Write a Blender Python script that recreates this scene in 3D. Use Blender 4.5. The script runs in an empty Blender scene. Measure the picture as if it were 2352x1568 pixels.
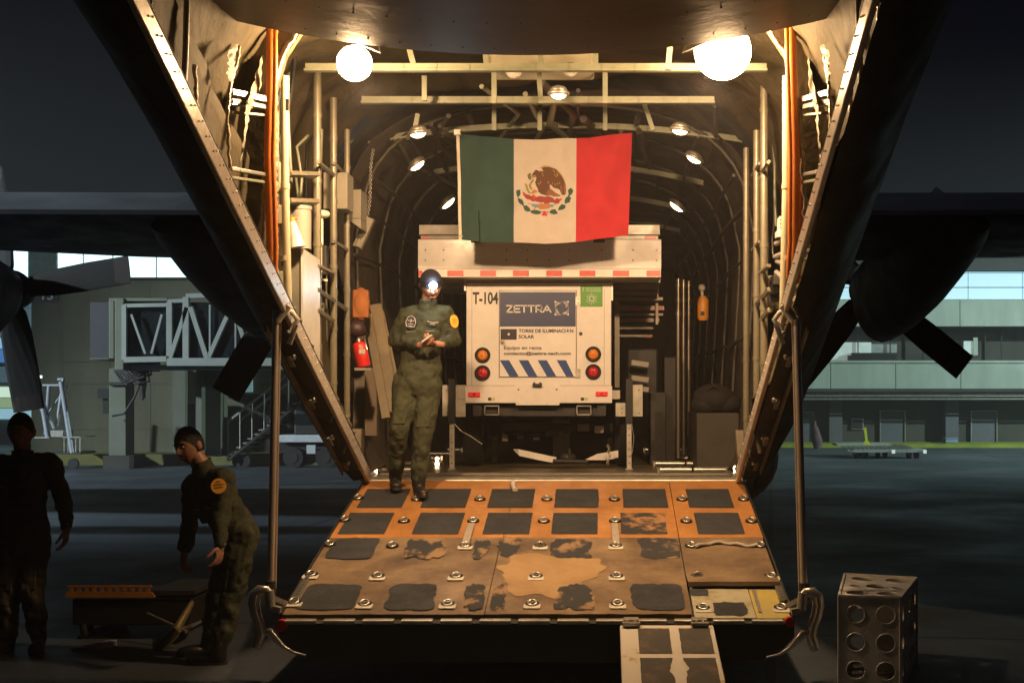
import bpy, bmesh, math, random
from mathutils import Vector, Matrix, noise
from mathutils.geometry import tessellate_polygon
random.seed(7)
R = math.radians
S = bpy.context.scene
COL = S.collection

# ------------------------------------------------------------------ camera, world, light, exposure
F = 3150.0; VU, VV, CZ = 1383.0, 900.0, 1.75          # focal length and axis of a 2352 x 1568 picture
cam = bpy.data.cameras.new('camera'); camo = bpy.data.objects.new('camera', cam); COL.objects.link(camo)
camo.location = (0, 0, CZ); camo.rotation_euler = (R(90), 0, 0)
cam.sensor_width = 36; cam.lens = F/2352*36
cam.shift_x = -(VU-1176)/2352; cam.shift_y = (VV-784)/2352
cam.clip_start = .1; cam.clip_end = 3000
S.camera = camo
W = bpy.data.worlds.new('World'); S.world = W; W.use_nodes = True
nt = W.node_tree; bg = nt.nodes['Background']
sky = nt.nodes.new('ShaderNodeTexSky'); sky.sky_type = 'NISHITA'; sky.sun_disc = False
sky.sun_elevation = R(-6); sky.sun_rotation = R(200)
mixn = nt.nodes.new('ShaderNodeMix'); mixn.data_type = 'RGBA'; mixn.inputs[0].default_value = .93
nt.links.new(sky.outputs[0], mixn.inputs[6]); mixn.inputs[7].default_value = (.012, .015, .045, 1)   # city-lit night overcast
wtc = nt.nodes.new('ShaderNodeTexCoord'); wn = nt.nodes.new('ShaderNodeTexNoise'); wn.inputs['Scale'].default_value = 2.2; wn.inputs['Detail'].default_value = 5
wr = nt.nodes.new('ShaderNodeValToRGB'); wr.color_ramp.elements[0].position = .35; wr.color_ramp.elements[1].position = .72
wr.color_ramp.elements[0].color = (.010, .012, .036, 1); wr.color_ramp.elements[1].color = (.034, .034, .062, 1)
nt.links.new(wtc.outputs['Generated'], wn.inputs['Vector']); nt.links.new(wn.outputs['Fac'], wr.inputs[0]); nt.links.new(wr.outputs[0], mixn.inputs[7])
nt.links.new(mixn.outputs[2], bg.inputs[0]); bg.inputs[1].default_value = .1
S.view_settings.view_transform = 'Standard'; S.view_settings.look = 'None'
S.view_settings.exposure = 0; S.view_settings.gamma = 1
S.render.engine = 'CYCLES'
S.cycles.sample_clamp_indirect = 3; S.cycles.sample_clamp_direct = 0
S.cycles.max_bounces = 6; S.cycles.volume_bounces = 0
S.cycles.caustics_reflective = False; S.cycles.caustics_refractive = False
try: S.cycles.use_denoising = True
except Exception: pass

def spot(name, loc, target, energy, color, size=R(120), blend=.6, radius=.25):
    l = bpy.data.lights.new(name, 'SPOT'); l.energy = energy; l.color = color; l.spot_size = size
    l.spot_blend = blend; l.shadow_soft_size = radius
    o = bpy.data.objects.new(name, l); COL.objects.link(o); o.location = loc
    o.rotation_euler = (Vector(target)-Vector(loc)).to_track_quat('-Z', 'Y').to_euler(); return o
COLD = (.62, .86, 1.0)
# the apron's own floodlight masts stand left and right of the picture, beyond the aircraft
spot('apron_floodlight', (-27, 16.5, 9.5), (-9, 25, 0), 30000, (.76, .91, .97), R(60), .8)
spot('apron_floodlight', (31, 31.0, 9.5), (13, 37, 0), 36000, (.72, .97, .92), R(66), .7)

# ------------------------------------------------------------------ helpers
def px(u, v, D): return Vector(((u-VU)/F*D, D, CZ-(v-VV)/F*D))
def X(u, D): return (u-VU)/F*D
def Z(v, D): return CZ-(v-VV)/F*D

MATS = {}
def M(name, col, rough=.6, metal=0., var=.15, scale=6., bump=0., bscale=40., emit=None, es=0., col2=None, thr=None, spec=.5, stretch=(1,1,1), detail=4):
    if name in MATS: return MATS[name]
    m = bpy.data.materials.new(name); m.use_nodes = True; n = m.node_tree; b = n.nodes['Principled BSDF']
    tc = n.nodes.new('ShaderNodeTexCoord'); mp = n.nodes.new('ShaderNodeMapping'); mp.inputs['Scale'].default_value = stretch
    n.links.new(tc.outputs['Object'], mp.inputs[0])
    nz = n.nodes.new('ShaderNodeTexNoise'); nz.inputs['Scale'].default_value = scale; nz.inputs['Detail'].default_value = detail
    nz.inputs['Roughness'].default_value = .62
    n.links.new(mp.outputs[0], nz.inputs['Vector'])
    rp = n.nodes.new('ShaderNodeValToRGB')
    c1 = [max(0, c*(1-var)) for c in col]; c2 = list(col2) if col2 else [min(1, c*(1+var)) for c in col]
    if thr is None: rp.color_ramp.elements[0].position = .3; rp.color_ramp.elements[1].position = .7
    else: rp.color_ramp.elements[0].position = thr[0]; rp.color_ramp.elements[1].position = thr[1]
    rp.color_ramp.elements[0].color = (*c1, 1); rp.color_ramp.elements[1].color = (*c2, 1)
    n.links.new(nz.outputs['Fac'], rp.inputs[0]); n.links.new(rp.outputs[0], b.inputs['Base Color'])
    b.inputs['Roughness'].default_value = rough; b.inputs['Metallic'].default_value = metal
    b.inputs['Specular IOR Level'].default_value = spec
    if bump:
        n2 = n.nodes.new('ShaderNodeTexNoise'); n2.inputs['Scale'].default_value = bscale; n2.inputs['Detail'].default_value = 6
        n.links.new(mp.outputs[0], n2.inputs['Vector'])
        bp = n.nodes.new('ShaderNodeBump'); bp.inputs['Strength'].default_value = 1; bp.inputs['Distance'].default_value = bump
        n.links.new(n2.outputs['Fac'], bp.inputs['Height']); n.links.new(bp.outputs[0], b.inputs['Normal'])
    if emit:
        b.inputs['Emission Color'].default_value = (*emit, 1); b.inputs['Emission Strength'].default_value = es
    MATS[name] = m; return m

class MB:
    def __init__(s): s.v = []; s.f = []; s.sm = []; s.mi = []; s.cur = 0
    def add(s, vs, fs, smooth=False):
        o = len(s.v); s.v += [tuple(v) for v in vs]
        for f in fs: s.f.append([i+o for i in f]); s.sm.append(smooth); s.mi.append(s.cur)
        return s
    def box(s, c, size, rot=None):
        hx, hy, hz = [a/2 for a in size]; c = Vector(c)
        vs = [Vector((x, y, z)) for x in (-hx, hx) for y in (-hy, hy) for z in (-hz, hz)]
        if rot is not None: vs = [rot @ v for v in vs]
        return s.add([v+c for v in vs], [(0,1,3,2),(4,6,7,5),(0,4,5,1),(2,3,7,6),(0,2,6,4),(1,5,7,3)])
    def bb(s, x0, x1, y0, y1, z0, z1): return s.box(((x0+x1)/2, (y0+y1)/2, (z0+z1)/2), (abs(x1-x0), abs(y1-y0), abs(z1-z0)))
    def beam(s, p, q, w, h, up=(0,0,1)):
        p = Vector(p); q = Vector(q); d = (q-p); L = d.length; d.normalize(); up = Vector(up)
        a = d.cross(up)
        if a.length < 1e-4: a = d.cross(Vector((1,0,0)))
        a.normalize(); b = a.cross(d).normalized()
        m = Matrix((a, d, b)).transposed()
        return s.box((p+q)/2, (w, L, h), m)
    def tube(s, pts, r, n=10, cap=True, sx=1., up=None):
        pts = [Vector(p) for p in pts]; rs = r if isinstance(r, (list, tuple)) else [r]*len(pts)
        rings = []; prev = None
        for i, p in enumerate(pts):
            d = (pts[min(i+1, len(pts)-1)]-pts[max(i-1, 0)]).normalized()
            if prev is None:
                a = d.cross(Vector(up) if up else (Vector((0,0,1)) if abs(d.z) < .9 else Vector((0,1,0)))).normalized()
            else: a = (prev-d*prev.dot(d)).normalized()
            prev = a; b = d.cross(a)
            rings.append([p+(a*math.cos(2*math.pi*k/n)*sx+b*math.sin(2*math.pi*k/n))*rs[i] for k in range(n)])
        vs = [v for g in rings for v in g]; fs = []
        for i in range(len(rings)-1):
            for k in range(n): fs.append((i*n+k, i*n+(k+1) % n, (i+1)*n+(k+1) % n, (i+1)*n+k))
        s.add(vs, fs, True)
        if cap:
            s.add(rings[0], [tuple(range(n))[::-1]]); s.add(rings[-1], [tuple(range(n))])
        return s
    def loft(s, rings, closed=True, cap=True, smooth=True):
        n = len(rings[0]); vs = [v for g in rings for v in g]; fs = []
        for i in range(len(rings)-1):
            for k in range(n if closed else n-1):
                fs.append((i*n+k, i*n+(k+1) % n, (i+1)*n+(k+1) % n, (i+1)*n+k))
        s.add(vs, fs, smooth)
        if cap and closed: s.add(rings[0], [tuple(range(n))[::-1]]); s.add(rings[-1], [tuple(range(n))])
        return s
    def ball(s, c, r, seg=14, rg=9, rot=None):
        c = Vector(c); r = r if isinstance(r, (tuple, list)) else (r, r, r); vs = []; fs = []
        for i in range(rg+1):
            t = math.pi*i/rg
            for k in range(seg):
                a = 2*math.pi*k/seg; v = Vector((math.sin(t)*math.cos(a)*r[0], math.sin(t)*math.sin(a)*r[1], math.cos(t)*r[2]))
                if rot is not None: v = rot @ v
                vs.append(c+v)
        for i in range(rg):
            for k in range(seg): fs.append((i*seg+k, (i+1)*seg+k, (i+1)*seg+(k+1) % seg, i*seg+(k+1) % seg))
        return s.add(vs, fs, True)
    def prism(s, poly, thick, axis='y', off=0.):
        """poly in (x,z) at y=off, thickness along +y (axis y); or (x,y) at z=off (axis z)"""
        f = (lambda a, b, t: (a, off+t, b)) if axis == 'y' else ((lambda a, b, t: (a, b, off+t)) if axis == 'z' else (lambda a, b, t: (off+t, a, b)))
        tris = tessellate_polygon([[Vector((a, b, 0)) for a, b in poly]]); n = len(poly)
        vs = [f(a, b, 0) for a, b in poly]+[f(a, b, thick) for a, b in poly]
        fs = [tuple(t) for t in tris]+[tuple(i+n for i in t[::-1]) for t in tris]+[(i, (i+1) % n, (i+1) % n+n, i+n) for i in range(n)]
        return s.add(vs, fs)
    def disc(s, c, r, depth, n=24, axis='y'):
        c = Vector(c); d = {'y': Vector((0,1,0)), 'x': Vector((1,0,0)), 'z': Vector((0,0,1))}[axis]
        return s.tube([c-d*depth/2, c+d*depth/2], r, n)
    def torus(s, c, R0, r, n=20, m=8, rot=None, arc=2*math.pi):
        c = Vector(c); pts = []
        full = abs(arc-2*math.pi) < 1e-3
        for i in range(n+(0 if full else 1)):
            a = arc*i/n
            for k in range(m):
                b = 2*math.pi*k/m; v = Vector(((R0+r*math.cos(b))*math.cos(a), (R0+r*math.cos(b))*math.sin(a), r*math.sin(b)))
                if rot is not None: v = rot @ v
                pts.append(c+v)
        fs = []; N = n if full else n
        for i in range(N):
            j = (i+1) % n if full else i+1
            for k in range(m): fs.append((i*m+k, j*m+k, j*m+(k+1) % m, i*m+(k+1) % m))
        return s.add(pts, fs, True)
    def grid(s, fn, nu, nv, smooth=True):
        vs = [fn(i/nu, j/nv) for j in range(nv+1) for i in range(nu+1)]
        fs = [(j*(nu+1)+i, j*(nu+1)+i+1, (j+1)*(nu+1)+i+1, (j+1)*(nu+1)+i) for j in range(nv) for i in range(nu)]
        return s.add(vs, fs, smooth)
    def mesh(s, name, mats, off=(0,0,0)):
        me = bpy.data.meshes.new(name); off = Vector(off)
        me.from_pydata([tuple(Vector(v)-off) for v in s.v], [], s.f)
        for i, p in enumerate(me.polygons): p.use_smooth = s.sm[i]; p.material_index = s.mi[i]
        for m in (mats if isinstance(mats, (list, tuple)) else [mats]): me.materials.append(m)
        bm = bmesh.new(); bm.from_mesh(me)
        bmesh.ops.recalc_face_normals(bm, faces=bm.faces); bm.to_mesh(me); bm.free()
        me.update(); return me

def tag(o, label=None, cat=None, group=None, kind=None):
    if label: o['label'] = label
    if cat: o['category'] = cat
    if group: o['group'] = group
    if kind: o['kind'] = kind
    return o
def empty(name, loc, label, cat, group=None):
    o = bpy.data.objects.new(name, None); o.location = loc; o.empty_display_size = .2; COL.objects.link(o)
    return tag(o, label, cat, group)
def root_of(o):
    while o.parent: o = o.parent
    return o
def wloc(o):
    l = Vector((0,0,0))
    while o: l += o.location; o = o.parent
    return l
def part(name, mb, mat, parent, label=None, bevel=0, kind=None):
    me = mb.mesh(name, mat, wloc(parent)); o = bpy.data.objects.new(name, me); COL.objects.link(o); o.parent = parent
    if bevel: bv = o.modifiers.new('bevel', 'BEVEL'); bv.width = bevel; bv.segments = 2; bv.limit_method = 'ANGLE'
    return tag(o, label, kind=kind)
def solo(name, mb, mat, label, cat, base=None, group=None, bevel=0):
    base = base or (0,0,0)
    me = mb.mesh(name, mat, base); o = bpy.data.objects.new(name, me); COL.objects.link(o); o.location = base
    if bevel: bv = o.modifiers.new('bevel', 'BEVEL'); bv.width = bevel; bv.segments = 2; bv.limit_method = 'ANGLE'
    return tag(o, label, cat, group)
def struct(name, mb, mat):
    o = bpy.data.objects.new(name, mb.mesh(name, mat)); COL.objects.link(o); o['kind'] = 'structure'; return o
def inst(name, me, parent, wl, rot=(0,0,0), label=None, scale=None):
    o = bpy.data.objects.new(name, me); COL.objects.link(o); o.parent = parent; o.location = Vector(wl)-wloc(parent); o.rotation_euler = rot
    if scale: o.scale = scale
    return tag(o, label)
def text_mb(body, x0, x1, z0, z1, y, thick=.002, bold=0., shear=0.):
    """flat lettering in the XZ plane, facing -Y, fitted to the given rectangle"""
    cu = bpy.data.curves.new('t', 'FONT'); cu.body = body; cu.size = 1; cu.offset = bold; cu.extrude = .5; cu.resolution_u = 4
    o = bpy.data.objects.new('t', cu); COL.objects.link(o)
    me = bpy.data.meshes.new_from_object(o); vs = [v.co.copy() for v in me.vertices]; fs = [tuple(p.vertices) for p in me.polygons]
    bpy.data.objects.remove(o); bpy.data.curves.remove(cu); bpy.data.meshes.remove(me)
    ax, bx = min(v.x for v in vs), max(v.x for v in vs); ay, by = min(v.y for v in vs), max(v.y for v in vs)
    mb = MB(); mb.add([(x0+(v.x-ax)/(bx-ax)*(x1-x0), y-(v.z+.5)*thick, z0+(v.y-ay)/(by-ay)*(z1-z0)) for v in vs], fs); return mb
def fbm(p, o=4): return noise.fractal(Vector(p), 1., 2., o)

def scuff(m, amt=.5, scale=2.2, sx=9., dark=.45):
    '''grime blotches and fine scratches multiplied into the base colour, and a broken-up gloss'''
    n = m.node_tree; b = n.nodes['Principled BSDF']; src = b.inputs['Base Color'].links[0].from_socket
    tc = n.nodes.new('ShaderNodeTexCoord'); fac = []
    for sc, st, lo, hi, d in ((scale, (1,1,1), .35, .62, 8), (14, (sx,.5,1), .52, .70, 6), (14, (.6,sx,1), .58, .72, 6)):
        mp = n.nodes.new('ShaderNodeMapping'); mp.inputs['Scale'].default_value = st; n.links.new(tc.outputs['Object'], mp.inputs[0])
        nz = n.nodes.new('ShaderNodeTexNoise'); nz.inputs['Scale'].default_value = sc; nz.inputs['Detail'].default_value = d; nz.inputs['Roughness'].default_value = .7; n.links.new(mp.outputs[0], nz.inputs['Vector'])
        mr = n.nodes.new('ShaderNodeMapRange'); mr.inputs[1].default_value = lo; mr.inputs[2].default_value = hi; n.links.new(nz.outputs['Fac'], mr.inputs[0]); fac.append(mr)
    cur = src
    for i, (mr, f, col) in enumerate(zip(fac, (amt, amt*.55, amt*.4), ((dark,)*3, (1.5,1.45,1.4), (.6,.6,.6)))):
        mu = n.nodes.new('ShaderNodeMath'); mu.operation = 'MULTIPLY'; mu.inputs[1].default_value = f
        if i == 0:
            iv = n.nodes.new('ShaderNodeMath'); iv.operation = 'SUBTRACT'; iv.inputs[0].default_value = 1; n.links.new(mr.outputs[0], iv.inputs[1]); n.links.new(iv.outputs[0], mu.inputs[0])
        else: n.links.new(mr.outputs[0], mu.inputs[0])
        mx = n.nodes.new('ShaderNodeMix'); mx.data_type = 'RGBA'; mx.blend_type = 'MULTIPLY'; n.links.new(mu.outputs[0], mx.inputs[0]); n.links.new(cur, mx.inputs[6]); mx.inputs[7].default_value = (*col, 1); mx.clamp_result = False; cur = mx.outputs[2]
    n.links.new(cur, b.inputs['Base Color'])
    r0 = b.inputs['Roughness'].default_value; rr = n.nodes.new('ShaderNodeMapRange'); rr.inputs[3].default_value = r0+.18; rr.inputs[4].default_value = max(.1, r0-.15); n.links.new(fac[0].outputs[0], rr.inputs[0]); n.links.new(rr.outputs[0], b.inputs['Roughness'])

# ------------------------------------------------------------------ materials
white_paint = M('white_paint', (.84,.80,.75), .38, var=.06, scale=5)
white_worn = M('white_worn', (.55,.52,.45), .45, var=.18, scale=9)
skin_paint = M('aircraft_grey_paint', (.065,.065,.068), .62, var=.18, scale=1.6, bump=.002, bscale=8, spec=.25)
lining = M('quilted_lining', (.062,.049,.025), .8, var=.3, scale=2.2, bump=.018, bscale=8, spec=.25)
lining_dark = M('hold_lining_cloth', (.062,.050,.040), .75, var=.35, scale=2.5, bump=.03, bscale=6)
metal = M('brushed_metal', (.55,.54,.50), .3, .9, var=.12, scale=14)
metal_worn = M('worn_metal', (.42,.40,.35), .42, .75, var=.25, scale=12)
green_metal = M('primer_green_metal', (.19,.20,.135), .42, .15, var=.15, scale=10)
tube_paint = M('painted_tube', (.155,.14,.095), .35, .2, var=.15, scale=9)
chrome = M('chrome', (.85,.74,.62), .36, .85, var=.05)
black = M('black_plastic', (.012,.012,.013), .5, var=.2)
dark = M('dark_grey_steel', (.035,.034,.032), .55, .3, var=.3, scale=9)
rubber = M('rubber', (.016,.016,.016), .75, var=.3, scale=12)
grip = M('anti_slip_grip', (.027,.030,.035), .9, var=.35, scale=40, bump=.001, bscale=300)
grip_worn = M('worn_anti_slip_grip', (.027,.030,.035), .9, col2=(.32,.17,.07), thr=(.50,.60), scale=5.5, detail=8)
grip_rag = M('ragged_anti_slip_grip', (.027,.030,.035), .85, col2=(.24,.155,.082), thr=(.50,.58), scale=5.5, detail=12, stretch=(1,.8,1))
ply = M('orange_plywood', (.42,.195,.060), .45, var=.25, scale=3.5, stretch=(1,.35,1), detail=7)
ply_worn = M('worn_plywood', (.15,.102,.064), .5, col2=(.30,.215,.125), thr=(.34,.74), scale=3.2, detail=9)
orange = M('orange_webbing', (.78,.21,.03), .42, var=.1)
red = M('red_paint', (.55,.022,.018), .35, var=.1)
skin = M('skin', (.34,.17,.105), .5, var=.08)
suit = M('olive_flight_suit', (.037,.042,.019), .85, var=.30, scale=9, bump=.016, bscale=13)
suit_dark = M('dark_flight_suit', (.075,.068,.048), .85, var=.3, scale=7, bump=.016, bscale=13)
boot = M('black_leather', (.014,.013,.012), .45, var=.2)
hair_m = M('black_hair', (.008,.007,.006), .6, var=.3, scale=80, bump=.01, bscale=110)
scuff(ply, .45); scuff(ply_worn, .75, 1.7, dark=.42); scuff(grip, .5, 3); scuff(white_paint, .22, 1.8, dark=.62); scuff(white_worn, .5); scuff(skin_paint, .5)
wall_c = M('concrete_wall', (.155,.15,.095), .8, var=.25, scale=1.1, detail=8, stretch=(1,1,.5))
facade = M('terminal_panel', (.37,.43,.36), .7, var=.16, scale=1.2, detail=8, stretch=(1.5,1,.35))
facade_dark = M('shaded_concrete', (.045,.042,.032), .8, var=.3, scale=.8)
bridge_m = M('jet_bridge_paint', (.30,.325,.295), .55, var=.15, scale=2)
glass_d = M('dark_glass', (.012,.016,.018), .12, var=.3, scale=2)
lit_win = M('lit_window', (.6,.7,.75), .4, emit=(.42,.78,.92), es=.62, var=.05, scale=2)
lit_hot = M('bright_lit_window', (.6,.7,.75), .4, emit=(.62,.95,1.0), es=2.2, var=.05)
yellow = M('yellow_paint', (.42,.40,.035), .6, var=.3, scale=4)
# ------------------------------------------------------------------ ground
g = MB(); g.grid(lambda a, b: (-400+800*a, -60+760*b, 0), 2, 2, False)
apron_m = M('apron_concrete', (.072,.090,.112), .55, var=.3, scale=.35, bump=.004, bscale=60, detail=9)
def add_joints(m):
    n = m.node_tree; b = n.nodes['Principled BSDF']; src = b.inputs['Base Color'].links[0].from_socket
    tc = n.nodes.new('ShaderNodeTexCoord'); mp = n.nodes.new('ShaderNodeMapping'); mp.inputs['Rotation'].default_value = (0,0,R(7)); n.links.new(tc.outputs['Object'], mp.inputs[0])
    br = n.nodes.new('ShaderNodeTexBrick'); br.offset = 0; br.inputs['Scale'].default_value = 1; br.inputs['Brick Width'].default_value = 6; br.inputs['Row Height'].default_value = 5
    br.inputs['Mortar Size'].default_value = .035; br.inputs['Color1'].default_value = (1,1,1,1); br.inputs['Color2'].default_value = (.86,.86,.86,1); br.inputs['Mortar'].default_value = (.25,.25,.25,1)
    n.links.new(mp.outputs[0], br.inputs[0])
    mx = n.nodes.new('ShaderNodeMix'); mx.data_type = 'RGBA'; mx.blend_type = 'MULTIPLY'; mx.inputs[0].default_value = 1
    n.links.new(src, mx.inputs[6]); n.links.new(br.outputs['Color'], mx.inputs[7]); n.links.new(mx.outputs[2], b.inputs['Base Color'])
add_joints(apron_m); scuff(apron_m, .8, .22, 3, dark=.3)
struct('ground', g, apron_m)

# ------------------------------------------------------------------ the cargo aircraft
XC = -.40; YH = 11.25; ZF = 1.036
AC = empty('cargo_aircraft', (XC, YH, 0), 'grey four-engined military cargo aircraft seen from behind with its tail ramp lowered', 'aircraft')
def zs(D): return ZF+(YH-D)*.412 if D < YH else ZF
def rz(D): return ZF-(YH-D)*.214
def side(s, x): return XC+s*x

# outer skin: full round body ahead of the hinge, open-bottomed tail behind it
def outer_ring(D):
    pts = []
    if D >= YH-1e-6:
        for k in range(41):
            a = -math.pi/2+2*math.pi*k/40*1.0
            pts.append(Vector((XC+2.16*math.cos(a), D, 2.45+2.12*math.sin(a))))
        # start at the bottom so that the seam matches the tail
        return pts
ring0 = []
m = MB()
rings = [outer_ring(D) for D in (YH+.02, 13, 16, 20, 24, 28)]
m.loft([r[:-1] for r in rings], True, False)
nose_r = []
for D, k in ((28, 1.), (29.5, .8), (30.5, .45), (30.9, .1)):
    nose_r.append([Vector((XC+2.16*k*math.cos(-math.pi/2+2*math.pi*j/40), D, 2.45-(1-k)*.8+2.12*k*math.sin(-math.pi/2+2*math.pi*j/40))) for j in range(40)])
m.loft(nose_r, True, True)
def tail_ring(D):
    z0 = zs(D); t = min(1, (YH-D)/1.2)
    prof = [(1.55, z0), (1.64, z0-.015), (1.80, z0+.15), (2.0, z0+.5), (2.12, z0+1.0), (2.16, z0+1.35)]
    top = 4.72+max(0, YH-D)*.03
    if prof[-1][1] > top-.6:
        sc = (top-.6-z0)/1.35
        prof = [(x, z0+(z-z0)*sc) for x, z in prof]
    zb = prof[-1][1]; n = 8
    for i in range(1, n+1):
        a = math.pi/2*i/n; prof.append((2.16*math.cos(a), zb+(top-zb)*math.sin(a)))
    return prof
Ds = [YH, 10.4, 9.6, 8.8, 8.0, 7.2, 6.4, 5.6, 4.8, 4.0, 3.0, 2.0]
rr = []
for D in Ds:
    p = tail_ring(D); rr.append([Vector((side(-1, x), D, z)) for x, z in p]+[Vector((side(1, x), D, z)) for x, z in p[-2::-1]])
m.loft(rr, False, False)
part('fuselage_skin', m, skin_paint, AC)
# nose end is out of sight; the tail fin rises above the picture
t = MB(); t.prism([(2.0, 4.7), (-6, 5.2), (-9, 11.5), (-6.4, 11.6), (-.5, 5.6)], .3, 'x', XC-.15); part('tail_fin', t, skin_paint, AC)
for s in (-1, 1):
    t = MB(); t.prism([(XC+s*.3, -3.2), (XC+s*8, -4.6), (XC+s*8, -6.4), (XC+s*.3, -7)], .22, 'z', 5.3); part('tailplane', t, skin_paint, AC)
tl = MB(); rr = []
for D, w, h in ((2.0, 2.16, 4.72), (-1, 1.5, 4.9), (-4, .9, 5.1), (-8, .25, 5.3)):
    zb = 4.25 if D > 1 else 4.5+(2-D)*.06
    rr.append([Vector((XC+w*math.cos(a), D, (h+zb)/2+(h-zb)/2*math.sin(a))) for a in [2*math.pi*k/20 for k in range(20)]])
tl.loft(rr, True, True); part('tail_cone', tl, skin_paint, AC)

# undercarriage fairings and wheels
for s in (-1, 1):
    m = MB(); rings = []
    for D, k in ((15.2, .12), (15.6, .45), (16.4, .78), (17.5, .97), (19, 1.), (23, 1.), (24.5, .7), (25.4, .1)):
        c = Vector((side(s, 1.95), D, .98)); rings.append([c+Vector((s*.72*k*math.cos(a), 0, .72*k*math.sin(a))) for a in [2*math.pi*j/24 for j in range(24)]])
    m.loft(rings, True, True); part('wheel_fairing', m, skin_paint, AC)
    for D in (18.3, 20.2):
        w = MB(); w.torus((side(s, 1.95), D, .66), .46, .2, 28, 10, Matrix.Rotation(R(90), 3, 'Y')); w.disc((side(s, 1.95), D, .66), .36, .2, 24, 'x'); part('wheel', w, rubber, AC)
# wings, flaps, nacelles, propellers
for s in (-1, 1):
    w = MB(); r0 = []
    for xx, y0, y1, zc, th in ((.2, 17.3, 22.6, 4.0, .34), (6.5, 17.3, 21.9, 4.05, .28), (13, 17.9, 21.2, 4.25, .2), (20, 18.9, 20.8, 4.5, .12)):
        prof = []
        for k in range(16):
            a = 2*math.pi*k/16; cx = (y0+y1)/2-(y1-y0)/2*math.cos(a)
            tt = (cx-y0)/(y1-y0); thick = th*(.25+1.1*math.sqrt(max(0, min(1, tt)))*(1-.0*tt)) if tt < .72 else th*(1.18*math.sqrt(max(0, 1-((tt-.72)/.28)**2)))
            prof.append(Vector((side(s, xx), cx, zc+thick*math.sin(a)*.95)))
        r0.append(prof)
    w.loft(r0, True, True); wg = part('wing', w, skin_paint, AC)
    fl_m = M('flap_grey_paint', (.46,.48,.52), .55, var=.22, scale=1.2, stretch=(1,1,3))
    f = MB(); f.add([Vector((side(s, 2.1), 17.27, 4.25)), Vector((side(s, 19), 17.27, 4.3)), Vector((side(s, 19), 16.75, 4.03)), Vector((side(s, 2.1), 16.75, 3.96)),
                     Vector((side(s, 2.1), 17.27, 4.17)), Vector((side(s, 19), 17.27, 4.22)), Vector((side(s, 19), 16.74, 3.97)), Vector((side(s, 2.1), 16.74, 3.90))],
                    [(0,1,2,3), (4,7,6,5), (3,2,6,7), (0,4,5,1), (0,3,7,4), (1,5,6,2)])
    part('flap', f, fl_m, wg)
def nacelle(x):
    m = MB(); rings = []
    for D, cz, rx, rt, rb in ((24.0, 3.54, .26, .26, .3), (23.7, 3.54, .40, .40, .62), (23.0, 3.54, .54, .50, .96), (21.8, 3.6, .58, .52, .92), (20.4, 3.72, .57, .40, .80), (19.2, 3.80, .52, .30, .56), (18.2, 3.85, .42, .2, .32), (17.5, 3.88, .26, .1, .12)):
        g = []
        for j in range(24):
            a = 2*math.pi*j/24; sz = math.sin(a); g.append(Vector((x+rx*math.cos(a), D, cz+(rt if sz > 0 else rb)*sz)))
        rings.append(g)
    m.loft(rings, True, True); part('engine_nacelle', m, skin_paint, AC)
blade_m = M('propeller_blade_paint', (.010,.0095,.009), .85, var=.2)
boot_m = M('blade_tip_cuff', (.026,.014,.012), .7, var=.2)
def blade_mb():
    m = MB(); rs = []
    for r, w, th, tw in ((.26, .13, .09, 40), (.40, .22, .07, 30), (.8, .262, .05, 22), (1.4, .272, .03, 16), (2.13, .262, .015, 12)):
        t_ = R(tw); g = []
        for a in range(12):
            an = 2*math.pi*a/12; lx = w*math.cos(an); ly = th*math.sin(an)
            g.append(Vector((r, lx*math.sin(t_)*.9+ly*math.cos(t_), lx*math.cos(t_)-ly*math.sin(t_)))+Vector((0,0,0)))
        rs.append(g)
    m.loft(rs, True, True, False); return m
blade_me = blade_mb().mesh('blade', blade_m)
tp = MB(); g1 = []
for r, w, th in ((1.88, .262, .024), (2.145, .262, .017)):
    t_ = R(12); g1.append([Vector((r, w*math.cos(2*math.pi*a/12)*math.sin(t_)*.9+th*math.sin(2*math.pi*a/12), w*math.cos(2*math.pi*a/12)*math.cos(t_))) for a in range(12)])
tp.loft(g1, True, True, False); tip_me = tp.mesh('blade_tip', boot_m)
def propeller(x, D, z, deg):
    m = MB(); m.loft([[Vector((x+r*math.cos(2*math.pi*k/20), D+dy, z+r*math.sin(2*math.pi*k/20))) for k in range(20)] for dy, r in ((-.12, .34), (.1, .36), (.4, .3), (.7, .12), (.78, .01))], True, True)
    hub = part('propeller', m, blade_m, AC)
    for k in range(4):
        a = R(deg+90*k); b = inst('blade', blade_me, hub, (x, D, z), (0, -a, 0))
        inst('blade_tip', tip_me, hub, (x, D-.002, z), (0, -a, 0), label='reddish brown square tip of a propeller blade')
for x, dg in ((XC-10.0, 9.5), (XC-5.1, 59+180), (XC+5.1, -39.4), (XC+10.1, 20)):
    nacelle(x); propeller(x, 24.05, 3.54 if x > -12 else 3.5, dg)

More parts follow.
